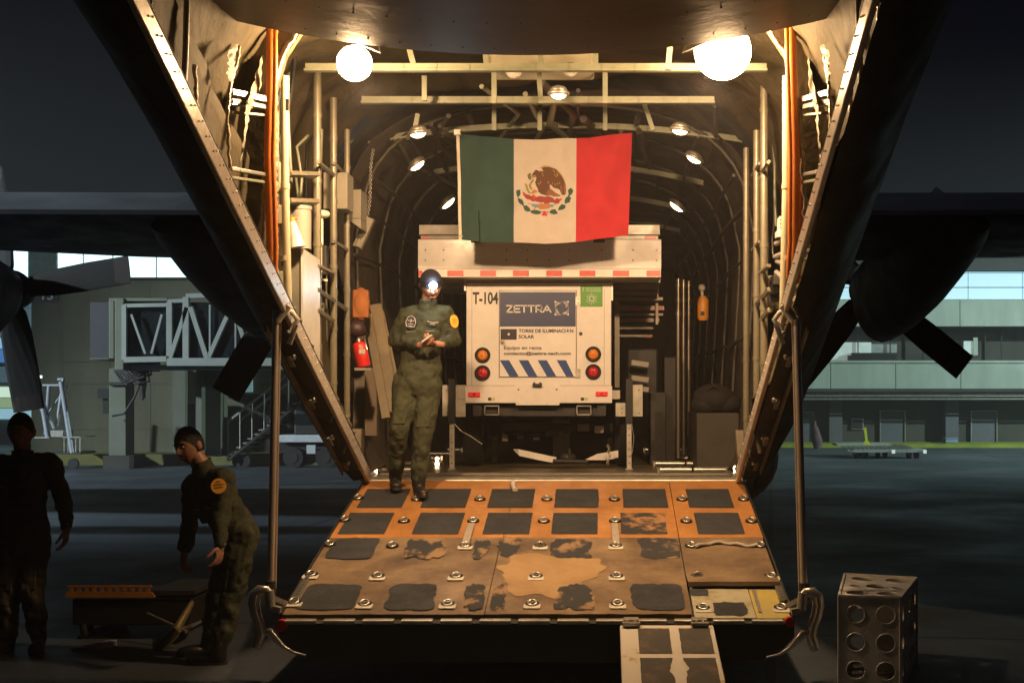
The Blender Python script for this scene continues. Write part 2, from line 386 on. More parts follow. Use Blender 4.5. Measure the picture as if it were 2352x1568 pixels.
# ------------------------------------------------------------------ inside: lining, floor
def crumple(p, s=1.):
    return s*(.07*fbm((p[0]*1.1, p[1]*1.3, p[2]*1.0))+.03*abs(noise.noise(Vector((p[0]*3, p[1]*4, p[2]*2.4)))))
def lining_prof(D):
    if D >= YH: w0, w1, h = 1.58, 1.74, 4.25
    elif D >= 8.2: w0, w1, h = 1.60, 1.93, 4.35
    else: w0, w1, h = 1.57, 1.78, 4.35
    z0 = zs(D); pr = [(w0, z0+.02), (w0+.05, z0+.12), (1.70, z0+.3), (min(w1, 1.80), z0+.55)] if D < YH else [(w0, z0+.02), (w0+.06, z0+.12)]
    zt = 3.15 if D > 8.2 else 3.3
    bo = .85 if D < YH else .3
    if zt < z0+bo: zt = z0+bo
    n = 10
    for i in range(n+1):
        k = i/n; pr.append((w1-.04*math.cos(k*3), z0+bo+(zt-z0-bo)*k))
    for i in range(1, 11):
        a = math.pi/2*i/10; pr.append((w1*(math.cos(a)**.75) if i < 10 else 0, zt+(h-zt)*math.sin(a)**.8))
    return pr
def lining_part(D0, D1, n, mat, name, puff, gap=0.):
    m = MB(); rows = []
    for i in range(n+1):
        D = D0+(D1-D0)*i/n; pr = lining_prof(D-1e-4 if D >= D1 else D+1e-4); full = []
        for s in (-1, 1):
            q = []
            for k in range(len(pr)-1):
                for t_ in (0, .34, .67):
                    q.append((pr[k][0]*(1-t_)+pr[k+1][0]*t_, pr[k][1]*(1-t_)+pr[k+1][1]*t_))
            q.append(pr[-1]); 
            if s == 1: q = q[::-1][1:]
            for x, z in q:
                p = Vector((side(s, x), D, z)); cen = Vector((XC, D, 2.4)); d = (cen-p); d.y = 0; d.normalize()
                full.append(p+d*(crumple(p, puff)+.02))
        rows.append(full)
    m.loft(rows, False, False); return part(name, m, mat, AC)
lining_part(4.2, 8.18, 44, lining, 'tail_lining', 1.15)
lining_part(8.22, YH, 30, lining, 'ramp_bay_lining', 1.6)
lining_part(YH+.001, 23.4, 60, lining_dark, 'hold_lining', 1.2)
b = MB(); b.prism([(side(-1, 1.8), ZF), (side(-1, 1.8), 3.4), (side(-1, 1.2), 4.2), (side(1, 1.2), 4.2), (side(1, 1.8), 3.4), (side(1, 1.8), ZF)], .1, 'y', 23.4); part('forward_bulkhead', b, lining_dark, AC)
# frame between the tail and the ramp bay, with bright blanket edging
def arc_pts(D, inset=0.):
    pr = []
    for x, z in ((1.52, zs(D)+.05), (1.50, 3.45), (1.44, 3.68), (1.32, 3.82), (1.2, 3.92), (1.0, 3.9)):
        pr.append((x-inset, z-inset*.3))
    return pr
for s in (-1, 1):
    pr = arc_pts(8.2); fr = MB(); outer = [(1.68, zs(8.2)+.08), (1.86, zs(8.2)+.5), (1.98, 3.3), (1.7, 4.2), (1.0, 4.4)]
    pr2 = [(1.64, zs(8.2)+.05), (1.56, 3.5), (1.49, 3.75), (1.38, 3.92), (1.25, 4.02), (1.0, 4.0)]
    poly = [(side(s, x), z) for x, z in pr2]+[(side(s, x), z) for x, z in outer[::-1]]
    fr.prism(poly, .06, 'y', 8.18); part('frame_panel', fr, lining, AC)
    # shiny puckered edging
    pts = []
    ctrl = [Vector((side(s, x), 8.12, z)) for x, z in pr2]
    for i in range(len(ctrl)-1):
        nn = 40 if i == 0 else 6
        for k in range(nn): pts.append(ctrl[i].lerp(ctrl[i+1], k/nn))
    pts.append(ctrl[-1])
    e = MB(); e.tube([p+Vector((random.uniform(-.006,.006), 0, random.uniform(-.006,.006))) for p in pts], [random.uniform(.012,.024) for _ in pts], 6)
    part('blanket_edging', e, M('foil_edging', (.42,.37,.28), .35, .5, var=.2, scale=40, bump=.006, bscale=60), AC)

# puckered vertical blanket seams on the tail walls
def wl(u, v, x): D = x*F/(u-VU); return Vector((x, D, CZ-(v-VV)/F*D))
foil = MATS['foil_edging']
seams = [([(345,-30),(352,40),(343,105)], 6.35, .010), ([(448,150),(452,260),(470,340),(497,420),(505,455)], 7.0, .017), ([(552,105),(530,190),(522,260),(528,400),(534,500)], 7.75, .015)]
for pts, D, r in seams:
    for s in (-1, 1):
        ctrl = []
        for (u, v) in pts:
            p = wl(u, v, -2.07 if u < 500 else -2.05); x = p.x if s < 0 else 2*XC-p.x
            ctrl.append(Vector((x, p.y, p.z)))
        full = []
        for i in range(len(ctrl)-1):
            for k in range(14): full.append(ctrl[i].lerp(ctrl[i+1], k/14)+Vector((random.uniform(-.004,.004),)*3))
        e = MB(); e.tube(full, [r*random.uniform(.55,.85) for _ in full], 6); part('blanket_seam', e, foil, AC)
# crumpled loose blanket flaps
for s in (-1, 1):
    for quad, D in (([(600,70),(632,85),(560,250),(548,236)], 7.85), ([(505,118),(525,100),(512,190),(500,180)], 7.4), ([(548,232),(562,225),(540,330),(530,400)], 7.8)):
        c = [wl(u, v, -2.08) for u, v in quad]
        if s > 0: c = [Vector((2*XC-p.x, p.y, p.z)) for p in c]
        m = MB(); m.grid(lambda a, b_: (c[0].lerp(c[1], a)).lerp(c[3].lerp(c[2], a), b_)+Vector(((.05+.015*noise.noise(Vector((a*3, b_*9, D))))*(1 if s < 0 else -1), 0, .01*noise.noise(Vector((a*7, b_*14, 3))))), 8, 20)
        part('blanket_flap', m, M('blanket_face', (.24,.21,.145), .6, var=.12, scale=6, bump=.01, bscale=18), AC)
# pale tape strips on the tail walls
for s in (-1, 1):
    D = 6.9; p = [px(430, -40, D), px(426, 130, D), px(419, 250, D)]
    if s > 0: p = [Vector((2*XC-q.x, q.y, q.z)) for q in p]
    t = MB(); t.tube(p, .016, 8); part('conduit', t, white_worn, AC)
# sill rails along the tail opening
for s in (-1, 1):
    a = Vector((side(s, 1.50), 2.2, zs(2.2)-.015)); b_ = Vector((side(s, 1.50), YH-.1, zs(YH-.1)-.015))
    m = MB(); m.beam(a, b_, .03, .11)
    rail = part('sill_rail', m, M('sill_rail_metal', (.62,.56,.48), .34, .45, var=.2, scale=25, bump=.002, bscale=90), AC, bevel=.006)
    rv = MB()
    n = 150
    for i in range(n):
        p = a.lerp(b_, (i+.5)/n)+Vector((-s*.017, 0, .012+(.022 if i % 2 else -.014))); rv.ball(p, .0055, 6, 4)
    part('rivet', rv, metal, rail, kind='stuff')
    sl = MB(); sl.tube([a+Vector((s*.006, 0, .078)), b_+Vector((s*.006, 0, .078))], .017, 8); part('rubber_seal', sl, rubber, AC)
    # lumpy edge of the lower blanket behind the rail
    pts = [Vector((side(s, 1.53+random.uniform(-.02,.02)), d, zs(d)+.12+random.uniform(-.012,.02))) for d in [8.5+i*.045 for i in range(56)]]
    e = MB(); e.tube(pts, [random.uniform(.005,.015) for _ in pts], 7); part('blanket_hem', e, M('blanket_face', (0,0,0)), AC)

# hold floor with rollers and rails
m = MB(); m.bb(side(-1,1.56), side(1,1.56), YH+.02, 23.4, ZF-.12, ZF); part('hold_floor', m, M('hold_floor_metal', (.20,.165,.11), .42, .35, var=.3, scale=5, detail=8), AC)
m = MB(); m.tube([(side(-1,1.55), YH+.01, ZF-.02), (side(1,1.55), YH+.01, ZF-.02)], .028, 12); m.bb(side(-1,1.55), side(1,1.55), YH+.03, YH+.12, ZF+.002, ZF+.012); part('ramp_hinge', m, metal_worn, AC)
for D in (11.75,):
    m = MB(); m.bb(side(-1,1.5), side(1,1.5), D, D+.06, ZF+.003, ZF+.022); part('threshold_strip', m, metal, AC)
for x in (-1.42, 1.05, 1.35):
    for k in range(5):
        D = 12.15+k*1.05; m = MB()
        m.bb(XC+x-.16, XC+x+.16, D, D+.05, ZF+.004, ZF+.05); m.tube([(XC+x-.14, D-.05, ZF+.03), (XC+x+.14, D-.05, ZF+.03)], .022, 8)
        part('floor_roller', m, metal, AC)
for (u, v) in ((862,1080),(1004,1056),(1689,1077),(1620,1062),(1004,1068)):
    D = (CZ-ZF-.02)*F/(v-VV); m = MB(); m.ball(px(u, v-3, D), .02, 10, 6); m.tube([px(u, v-2, D)+Vector((0,0,-.05)), px(u, v, D)], .016, 8)
    part('floor_light', m, M('floor_light_glow', (1,.8,.6), .4, emit=(1,.66,.36), es=14), AC)

# overhead beams
beam_m = green_metal
def cross_beam(D, v, u0, u1, arch=0., t=.05):
    m = MB(); n = 14; z = Z(v, D); x0, x1 = X(u0, D), X(u1, D); xm = (x0+x1)/2
    P = [Vector((x0+(x1-x0)*i/n, D, z-arch*((2*i/n-1)**2))) for i in range(n+1)]
    for i in range(n):
        m.beam(P[i], P[i+1]+(P[i+1]-P[i])*.02, .06, .014); m.beam(P[i]+Vector((0,.02,.03)), P[i+1]+Vector((0,.02,.03))+(P[i+1]-P[i])*.02, .012, .04)
    return part('overhead_beam', m, beam_m, AC)
cross_beam(8.9, 162, 700, 1760); cross_beam(10.1, 236, 830, 1640); cross_beam(11.7, 293, 800, 1760, .16)
for D in (13.6, 15.6, 17.6, 19.6): cross_beam(D, 900-(4.0-CZ)*F/D, 1383-(1.8-XC)*F/D, 1383+(1.0)*F/D, .2)
for u, v0, v1, D, du in ((940,112,165,8.95,14),(1115,118,160,8.95,3),(1242,118,160,8.95,0),(1368,115,158,8.95,0),(1540,95,160,8.6,-6),(1135,165,238,9.6,0),(1238,165,238,9.6,4),(1390,165,238,9.6,0),(975,175,232,9.8,0),(1135,240,300,11,0),(1240,240,300,11,0),(1390,240,300,11,0),(1480,240,300,11,20),(960,262,305,10.6,-8)):
    m = MB(); m.beam(px(u, v0, D), px(u+du, v1, D), .035, .035, (0,1,0)); part('strut', m, beam_m, AC)
m = MB(); m.bb(X(1122,9.5), X(1364,9.5), 9.5, 9.9, Z(155,9.5), Z(95,9.5))
part('ceiling_blanket_box', m, M('cream_blanket', (.50,.47,.33), .5, var=.1), AC, bevel=.02)  # box in place of the lit cream blanket sections between the beams
for u, D, v in ((1180, 9.3, 178), (1310, 9.3, 174)):
    m = MB(); m.ball(px(u, v-14, D), (.055,.055,.05), 16, 8); part('air_outlet', m, white_worn, AC)
# clutter of ducts and cables under the hold ceiling
for i in range(16):
    x = random.uniform(-1.4, 1.4); D = random.uniform(10, 12); m = MB(); z = 4.02-abs(x)*.08
    m.tube([Vector((XC+x, D, z)), Vector((XC+x+random.uniform(-.3,.3), D+1.2, z+random.uniform(-.03,.05))), Vector((XC+x+random.uniform(-.3,.3), D+3, z))], random.uniform(.012,.035), 8)
    part('overhead_cable', m, random.choice([green_metal, dark, lining_dark]), AC)

# stowed cargo door over the opening
m = MB(); rows = []
door_m = M('door_skin_grey', (.065,.056,.050), .5, var=.18, scale=2, bump=.006, bscale=4)
for i in range(13):
    D = 7.65-.44*i; row = []
    zb = 3.62+(7.65-D)*.05
    for k in range(25):
        t_ = k/24*2-1; row.append(Vector((XC-.02+1.72*t_, D, zb+.22*t_*t_+.012*math.sin(D*5)*(1-t_*t_))))
    rows.append(row)
m.loft(rows, False, False)
rows2 = [[p+Vector((0,0,.12)) for p in r] for r in rows]; m.loft(rows2, False, False)
m.loft([rows[0], rows2[0]], False, False)
part('cargo_door', m, door_m, AC)
m = MB()
for k in range(-9, 10):
    for j in range(12): 
        D = 7.5-.45*j; t_ = k/10; m.ball((XC-.02+1.72*t_, D, 3.62+(7.65-D)*.05+.22*t_*t_+.012*math.sin(D*5)*(1-t_*t_)-.001), (.006,.006,.003), 5, 3)
part('door_rivet', m, door_m, AC, kind='stuff')
for s in (-1, 1):
    # bright metal lip at the door corners
    pts = [(side(s, .85), 3.66), (side(s, 1.33), 3.86), (side(s, 1.33), 3.92), (side(s, .86), 3.70)]
    m = MB(); m.prism(pts, .03, 'y', 7.72); part('door_lip', m, white_worn, AC)

# the two floodlights
def floodlight(u, v, D, r, es, label):
    c = px(u, v, D); h = MB()
    h.tube([c+Vector((0,.10+r,.06)), c+Vector((0,.06+r,.04)), c+Vector((0,.01+r*.8,.02))], [.03, .055, .06], 16)
    h.tube([c+Vector((0,.09+r,.05)), c+Vector((0,.10+r,.30))], .014, 8)
    o = part('floodlight', h, dark, AC, label)
    l = MB(); l.ball(c, (r, r, r), 24, 14)
    part('lamp_glass', l, M('flood_glow_%d' % u, (1,.9,.75), .4, emit=(1,.625,.31), es=es), o)
floodlight(814, 146, 8.2, .105, 370, 'left floodlight glaring above the ramp')
floodlight(1660, 118, 8.2, .17, 165, 'right floodlight glaring above the ramp, its globe enlarged to match the glare')  # globe widened to the size of its glare
for u, v, tgt, pw in ((814, 146, (-.9, 11.3, 1.3), 330), (1660, 118, (.1, 11.3, 1.3), 370)):     # the beam thrown forward and down by each reflector
    c = px(u, v, 8.2); d = (Vector(tgt)-c).normalized(); so = spot('floodlight_beam', c+d*(.13 if u < 1000 else .2), tgt, pw, (1, .62, .33), R(150), .9, .06)
# dome lights along the hold
dome_m = M('dome_glow', (1,.85,.6), .4, emit=(1,.66,.33), es=16)
for u, v, D, tx in ((1283,215,9.35,0),(960,305,10.3,-.2),(1562,298,10.3,.2),(957,378,11.8,-.75),(1595,363,11.8,.6),(1028,465,13.7,-.9),(1555,473,13.7,.8)):
    c = px(u, v, D); rot = Matrix.Rotation(tx*.8, 3, 'Y'); h = MB()
    rw = .066*D/10.3
    h.torus(c, rw, .016, 24, 8, rot); h.ball(c+Vector((0,0,.02)), (rw, rw, .035), 20, 8, rot)
    o = part('dome_light', h, metal_worn, AC); l = MB(); l.ball(c-rot@Vector((0,0,.008)), (rw*.86, rw*.86, .03), 20, 8, rot); part('lamp_glass', l, dome_m, o)

# vertical stanchion tubes on both sides of the ramp bay
def stanchion(s, D, v0, v1, r, x=1.545):
    xx = side(s, x); m = MB(); z0, z1 = Z(v0, D), Z(v1, D)
    pts = [Vector((xx, D, z1)), Vector((xx, D, z0+.3)), Vector((xx-s*.02, D, z0+.12)), Vector((xx-s*.0, D+.02, z0))]
    m.tube([Vector((xx, D, z1+.05)), Vector((xx, D, z1)), Vector((xx, D, z0+.2)), Vector((xx+s*.035, D, z0+.02)), Vector((xx+s*.05, D, z0-.1))], [r*.95, r, r, r*.9, r*.75], 14)
    for k in range(1, 6):
        z = z0+(z1-z0)*k/6; m.tube([Vector((xx, D, z-.012)), Vector((xx, D, z+.012))], r*1.14, 14)
    part('stanchion', m, tube_paint, AC)
for D, v0, v1 in ((9.4, 905, 170), (9.95, 965, 228), (10.55, 1030, 300)): 
    stanchion(-1, D, v1, v0-0, .032) if False else None
def vtube(s, u, D, vtop, vbot, r, mat=tube_paint, name='stanchion', label=None):
    x = X(u, D); 
    m = MB(); zt, zb = Z(vtop, D), Z(vbot, D)
    m.tube([Vector((x, D, zt)), Vector((x, D, zb+.28)), Vector((x-s*.0, D, zb+.16)), Vector((x+s*.03, D, zb))], [r, r, r*.9, r*.7], 14)
    for k in range(1, 6):
        z = zb+(zt-zb)*(k+.3*math.sin(k*7+D))/6; m.tube([Vector((x, D, z-.014)), Vector((x, D, z+.014))], r*1.16, 14)
    return part(name, m, mat, AC, label)
for u, D, a, b_, r in ((729,9.5,160,905,.028),(766,9.95,225,968,.026),(797,10.5,298,1040,.024)): vtube(-1, u, D, a, b_, r)
for u, D, a, b_, r in ((1755,9.75,150,930,.028),(1738,10.2,300,1040,.026),(1714,10.7,340,1048,.024)): vtube(1, u, D, a, b_, r)
for s, u, D in ((-1,655,8.42),(1,1806,8.42)):
    x = X(u, D); m = MB(); m.tube([Vector((x-s*.0, D, Z(175,D))), Vector((x, D, Z(430,D))), Vector((x-s*.02, D, Z(735,D)))], .025, 14)
    for v in (430, 595): m.tube([Vector((x, D, Z(v,D)-.01)), Vector((x, D, Z(v,D)+.02))], .029, 14)
    part('door_rail_tube', m, M('cream_tube', (.55,.52,.36), .28, .1, var=.08), AC)
    e = MB(); xs = x+s*.055; pts = [Vector((xs+random.uniform(-.008,.008), D-.05, Z(v,D))) for v in range(185, 735, 7)]
    e.tube(pts, [random.uniform(.012,.03) for _ in pts], 6); part('blanket_edging', e, MATS['blanket_face'], AC)
m = MB(); m.bb(X(655.5,8.36), X(663,8.36), 8.36, 8.37, Z(254,8.36), Z(227,8.36)); part('data_plate', m, black, AC)
# horizontal brackets and cross tubes
def bar(p, q, w, h, mat=tube_paint, name='bracket'): m = MB(); m.beam(p, q, w, h, (0,1,0)); return part(name, m, mat, AC, bevel=.003)
for v in (400, 462, 720, 790): bar(px(664, v, 9.0), px(728, v+2, 9.35), .03, .045)
for (u0,v0,D0,u1,v1,D1) in ((729,372,9.3,766,400,9.9),(766,375,9.9,797,402,10.5),(729,665,9.3,766,690,9.9),(766,690,9.9,797,712,10.5),(729,610,9.3,766,628,9.9),(766,555,9.9,797,575,10.5),(729,712,9.3,766,738,9.9)):
    bar(px(u0,v0,D0), px(u1,v1,D1), .022, .03)
    bar(Vector((2*XC-px(u0,v0,D0).x, D0, px(u0,v0,D0).z)), Vector((2*XC-px(u1,v1,D1).x, D1, px(u1,v1,D1).z)), .022, .03)
for s in (-1, 1):
    for v, dv, th in ((212,18,.035),(238,10,.02),(388,14,.022),(566,12,.022)):
        p, q = px(530, v, 7.8), px(612, v+dv, 8.1)
        if s > 0: p.x = 2*XC-p.x; q.x = 2*XC-q.x
        bar(p, q, th, th, metal, 'tail_bracket')
        bar(p+Vector((0,0,-.05)), q+Vector((0,0,-.045)), th*.8, th*.8, green_metal, 'tail_bracket')
# small pipes, cables and fittings crowding both walls of the ramp bay
random.seed(21)
for s in (-1, 1):
    for k in range(16):
        D = random.uniform(8.6, 11.0); x = 1.66+random.uniform(-.02,.10); z0 = random.uniform(zs(D)+.25, 3.2); L = random.uniform(.3, 1.2); m = MB()
        p = Vector((side(s, x), D, z0)); j = lambda a: Vector((random.uniform(-a,a)*.3, random.uniform(-a,a), random.uniform(-a,a)*.5))
        m.tube([p, p+Vector((0,0,L*.4))+j(.05), p+Vector((0,.05,L*.8))+j(.1), p+Vector((0,.08,L))+j(.1)], random.uniform(.006,.016), 7)
        part('wall_cable', m, random.choice([green_metal, dark, tube_paint, black]), AC)
    for k in range(13):
        D = random.uniform(8.7, 10.9); x = 1.68; z0 = random.uniform(zs(D)+.3, 3.3); m = MB(); w = random.uniform(.05,.13); h = random.uniform(.05,.22)
        m.box((side(s, x), D, z0), (.09, w*1.6, h)); part('wall_fitting', m, random.choice([green_metal, dark, lining, M('fitting_tan', (.17,.15,.10), .5, var=.15)]), AC, bevel=.008)
    for k in range(5):
        D = 8.9+k*.5; m = MB(); z0 = 2.1+.12*k; m.beam((side(s,1.62), D, z0), (side(s,1.70), D+.45, z0+random.uniform(-.1,.1)), .02, .035); part('wall_strut', m, green_metal, AC)
# arched ribs of the hold with cable runs between them
for k in range(9):
    D = YH+.45+k*1.25; pr = [(x, z) for x, z in lining_prof(D) if z > 1.3]; P = [Vector((side(-1, x*.955), D, z-.05)) for x, z in pr]+[Vector((side(1, x*.955), D, z-.05)) for x, z in pr[-2::-1]]
    m = MB(); m.tube(P, .020, 6); part('hold_rib', m, M('rib_brown', (.05,.042,.034), .5, .2, var=.2), AC)
for s in (-1, 1):
    for x, z in ((1.60, 3.3), (1.5, 3.55), (1.63, 2.9), (1.2, 3.86), (.7, 4.05), (1.62, 2.2)):
        pts = [Vector((side(s, x+random.uniform(-.02,.02)), YH+.1+q*.9, z+random.uniform(-.03,.02))) for q in range(12)]; m = MB(); m.tube(pts, random.uniform(.01,.024), 7); part('overhead_cable', m, random.choice([dark, green_metal, MATS['rib_brown']]), AC)
# ramp actuating arms at the sill and long chrome struts to the ramp corners
for s, (ut, vt), (ub, vb) in ((-1, (634, 770), (621, 1352)), (1, (1829, 765), (1847, 1357))):
    D = 8.28; p, q = px(ut, vt-60, D), px(ub, vb, D)
    m = MB(); m.tube([p, q], .021, 16); m.tube([p+Vector((-s*.018,.02,0)), q+Vector((-s*.02,.02,0))], .012, 12)
    o = part('ramp_strut', m, chrome, AC)
    m = MB(); m.tube([q+Vector((0,0,.05)), q+Vector((0,0,-.05))], .034, 12); part('strut_fitting', m, dark, o)
    def mir(pt): return pt if s < 0 else Vector((2*XC-pt.x, pt.y, pt.z))
    m = MB(); pts = [mir(px(u, v, 8.3)) for u, v in ((655,712),(672,718),(684,735),(676,745),(668,768),(660,760))]
    m.tube(pts, .016, 10); m.tube([mir(px(660,700,8.2)), mir(px(634,735,8.2))], .03, 10); m.beam(mir(px(680,745,8.3)), mir(px(664,790,8.3)), .02, .03)
    part('door_arm', m, white_worn, AC)
# aluminium strips and small fittings along the lower sill
for s in (-1, 1):
    for k in range(4):
        d = 8.8+k*.63; m = MB(); c = Vector((side(s, 1.60), d, zs(d)-.10-.02*(k % 3))); m.box(c, (.03,.16,.012), Matrix.Rotation(-R(22), 3, 'X')); m.ball(c+Vector((-s*.02,0,.03)), (.018,.022,.02), 8, 5)
        part('sill_fitting', m, metal_worn, AC)
    a = Vector((side(s, 1.66), 8.4, zs(8.4)-.07)); b_ = Vector((side(s, 1.66), 10.9, zs(10.9)-.07)); m = MB(); m.beam(a, b_, .012, .05); part('sill_trim', m, metal_worn, AC)
# ------------------------------------------------------------------ the ramp: a part of the aircraft, its fittings sub-parts
XL, XR = -1.945, 1.155
def rp(x, D, o=0.): return Vector((x, D, rz(D)+o))
m = MB()
def rsheet(mb, x0, x1, D0, D1, o0, o1):
    vs = [rp(x, D, o) for o in (o0, o1) for D in (D0, D1) for x in (x0, x1)]
    return mb.add(vs, [(0,1,3,2), (4,6,7,5), (0,4,5,1), (2,3,7,6), (0,2,6,4), (1,5,7,3)])
# body with rounded lower corners at the free end
rings = []
for D, th in ((YH-.03, .10), (10.2, .2), (8.4, .245), (8.24, .235)):
    z = rz(D)-.03; g = [(XL, z), (XL, z-th*.35), (XL+.06, z-th*.62), (XL+.2, z-th*.92), (XL+.4, z-th), (XR-.4, z-th), (XR-.2, z-th*.92), (XR-.06, z-th*.62), (XR, z-th*.35), (XR, z)]
    rings.append([Vector((x, D, zz)) for x, zz in g])
m.loft(rings, True, True, False)
ramp = part('ramp', m, M('ramp_underside_paint', (.030,.031,.026), .6, var=.3, scale=2.5, bump=.002, bscale=30), AC)
DS = 9745/1000.
panels = [('orange plywood deck panel in the upper left of the ramp', XL+.01, -.705, DS+.002, 11.2, 0, ply), ('orange plywood deck panel in the upper middle of the ramp', -.70, .543, DS+.002, 11.2, 0, ply), ('orange plywood deck panel in the upper right of the ramp', .548, XR-.01, DS+.002, 11.2, 0, ply),
          ('worn brown deck panel in the lower left of the ramp', XL+.01, -.715, 8.30, DS-.003, .0, ply_worn), ('worn brown deck panel in the lower middle of the ramp', -.71, .543, 8.30, DS-.003, .002, ply_worn), ('worn brown deck panel in the lower right with a broken raised end', .548, XR-.02, 8.76, DS-.003, .004, ply_worn)]
for lab, x0, x1, D0, D1, o, mt in panels:
    m = MB(); n = 30
    def fn(a, b, x0=x0, x1=x1, D0=D0, D1=D1, o=o, mt=mt):
        x = x0+(x1-x0)*a; D = D0+(D1-D0)*b
        if b == 0: D += .012*noise.noise(Vector((x*9, D0, 3)))
        lift = .03*max(0, 1-(D-D0)/.25) if (D0 > 8.5 and D0 < 9) else 0
        return rp(x, D, o+.002+lift+(.003*noise.noise(Vector((x*2, D*2, 1))) if mt is ply_worn else 0))
    m.grid(fn, n, 20, False)
    # edges
    m.grid(lambda a, b, x0=x0, x1=x1, D0=D0, fn=fn: fn(a, 0)-Vector((0, 0, b*.028)), n, 1, False)
    part('deck_panel', m, mt, ramp, lab)
m = MB(); rsheet(m, .56, .93, 8.28, 8.80, -.028, -.012); part('bare_floor_plate', m, M('scuffed_cream_metal', (.56,.53,.38), .4, .25, col2=(.34,.31,.18), thr=(.5,.62), scale=9, detail=8), ramp, 'bare cream metal plate below the broken deck panel')
m = MB(); rsheet(m, .935, XR-.015, 8.28, 8.80, -.028, -.014); part('yellow_floor_plate', m, M('scuffed_yellow', (.52,.42,.10), .5, .1, col2=(.36,.33,.16), thr=(.45,.65), scale=9, detail=8), ramp, 'scuffed yellow metal plate at the lower right corner')
m = MB(); rsheet(m, .955, .975, 8.36, 8.74, -.013, -.006); part('trim_strip', m, metal_worn, ramp)
# hardware line along the free edge
n = 13; wx = (XR-XL-.06)/n
for i in range(n):
    x0 = XL+.04+i*wx; m = MB(); rsheet(m, x0, x0+wx*.80, 8.222, 8.262, -.03, -.008); m.tube([rp(x0, 8.225, -.012), rp(x0+wx*.8, 8.225, -.012)], .009, 8)
    part('edge_hinge', m, metal_worn, ramp, bevel=.002)
for s, xx in ((-1, XL), (1, XR)):
    m = MB(); rsheet(m, xx-.006, xx+.006, 8.3, 11.2, -.03, .008); part('side_trim', m, dark, ramp)
    m = MB()
    for k in range(7): rsheet(m, xx-s*.03-.014, xx-s*.03+.014, 8.55+k*.055, 8.59+k*.055, .0, .016)
    m.beam(rp(xx-s*.03, 8.52, .006), rp(xx-s*.03, 8.98, .006), .045, .012); part('ratchet_rack', m, metal, ramp)
m = MB(); m.disc(rp(XR-.03, 8.23, -.015), .03, .05, 18, 'y'); part('marker_knob', m, red, ramp, 'dark red knob at the right corner')
m = MB(); m.disc(rp(XL+.02, 8.24, -.04), .035, .05, 18, 'y'); part('marker_knob', m, red, ramp, 'dark red knob at the left corner')
# anti-slip patches
def patch(x, Dc, w, h, ragged, mt, missing=None, seed=0, o=.0065):
    pts = []; n = 96
    for k in range(n):
        a = 2*math.pi*k/n; c, s_ = math.cos(a), math.sin(a); q = 1/max(abs(c), abs(s_)) if ragged < .1 else (abs(c)**7+abs(s_)**7)**(-1/7); px_, py_ = c*q, s_*q
        f = 1
        if ragged: f = 1-ragged*max(0, .3+.8*noise.noise(Vector((c*1.2+seed*3.1, s_*1.2, seed*1.7)))+.4*noise.noise(Vector((c*4, s_*4, seed*2.3))))
        px_ *= f; py_ *= f
        if not ragged: px_ *= 1+.012*noise.noise(Vector((c*4, s_*4, seed))); py_ *= 1+.012*noise.noise(Vector((c*4, s_*4, seed+5)))
        pts.append((x+px_*w/2, Dc+py_*h/2))
    m = MB(); tris = tessellate_polygon([[Vector((a, b, 0)) for a, b in pts]])
    m.add([rp(a, b, o) for a, b in pts], [tuple(t) for t in tris]); return m
for i, (x, rag, mt) in enumerate(((-1.70,0,grip),(-1.215,0,grip),(-.705,0,grip),(-.197,.05,grip),(.333,.03,grip),(.835,.03,grip))):
    part('grip_patch', patch(x, 10.70, .345, .50, rag, mt, seed=i), mt, ramp, 'dark anti-slip square in the top row, number %d from the left' % (i+1))
for i, (x, rag, mt) in enumerate(((-1.728,0,grip),(-1.197,0,grip),(-.69,0,grip),(-.20,.02,grip),(.302,.02,grip_worn),(.856,0,grip))):
    part('grip_patch', patch(x, 10.07, .335, .50, rag, mt, seed=i+10), mt, ramp, 'dark anti-slip square in the second row, number %d from the left' % (i+1))
for i, (x, w, rag) in enumerate(((-1.73,.33,.12),(-1.22,.30,.4),(-.84,.12,.45),(-.64,.19,.5),(-.21,.30,.42),(.39,.30,.2))):
    part('grip_patch', patch(x, 9.50+(.04 if i == 3 else 0), w, .46, rag, grip, seed=i+23, o=.009), grip if rag < .15 else grip_rag, ramp, 'worn dark anti-slip patch in the third row, number %d from the left' % (i+1))
for i, (x, w, rag) in enumerate(((-1.70,.37,.12),(-1.19,.33,.2),(-.80,.14,.35),(-.64,.10,.45),(-.17,.26,.45),(.34,.34,.2))):
    part('grip_patch', patch(x, 8.58, w, .46, rag, grip, seed=i+41, o=.009), grip if rag < .25 else grip_rag, ramp, 'worn dark anti-slip patch in the bottom row, number %d from the left' % (i+1))
part('grip_patch', patch(.78, 8.42, .24, .24, .32, grip, seed=77, o=-.009), grip, ramp, 'ragged anti-slip patch on the bare cream plate')
part('grip_patch', patch(.615, 8.70, .12, .12, .1, grip, seed=78, o=-.009), grip, ramp, 'small anti-slip patch below the broken panel end')
part('scratched_patch', patch(-.33, 8.96, .75, .9, .45, ply_worn, seed=90, o=.0075), M('ply_bare_wood', (.38,.25,.12), .6, col2=(.27,.17,.08), thr=(.4,.6), scale=6), ramp, 'paler bare wood patch in the lower middle')
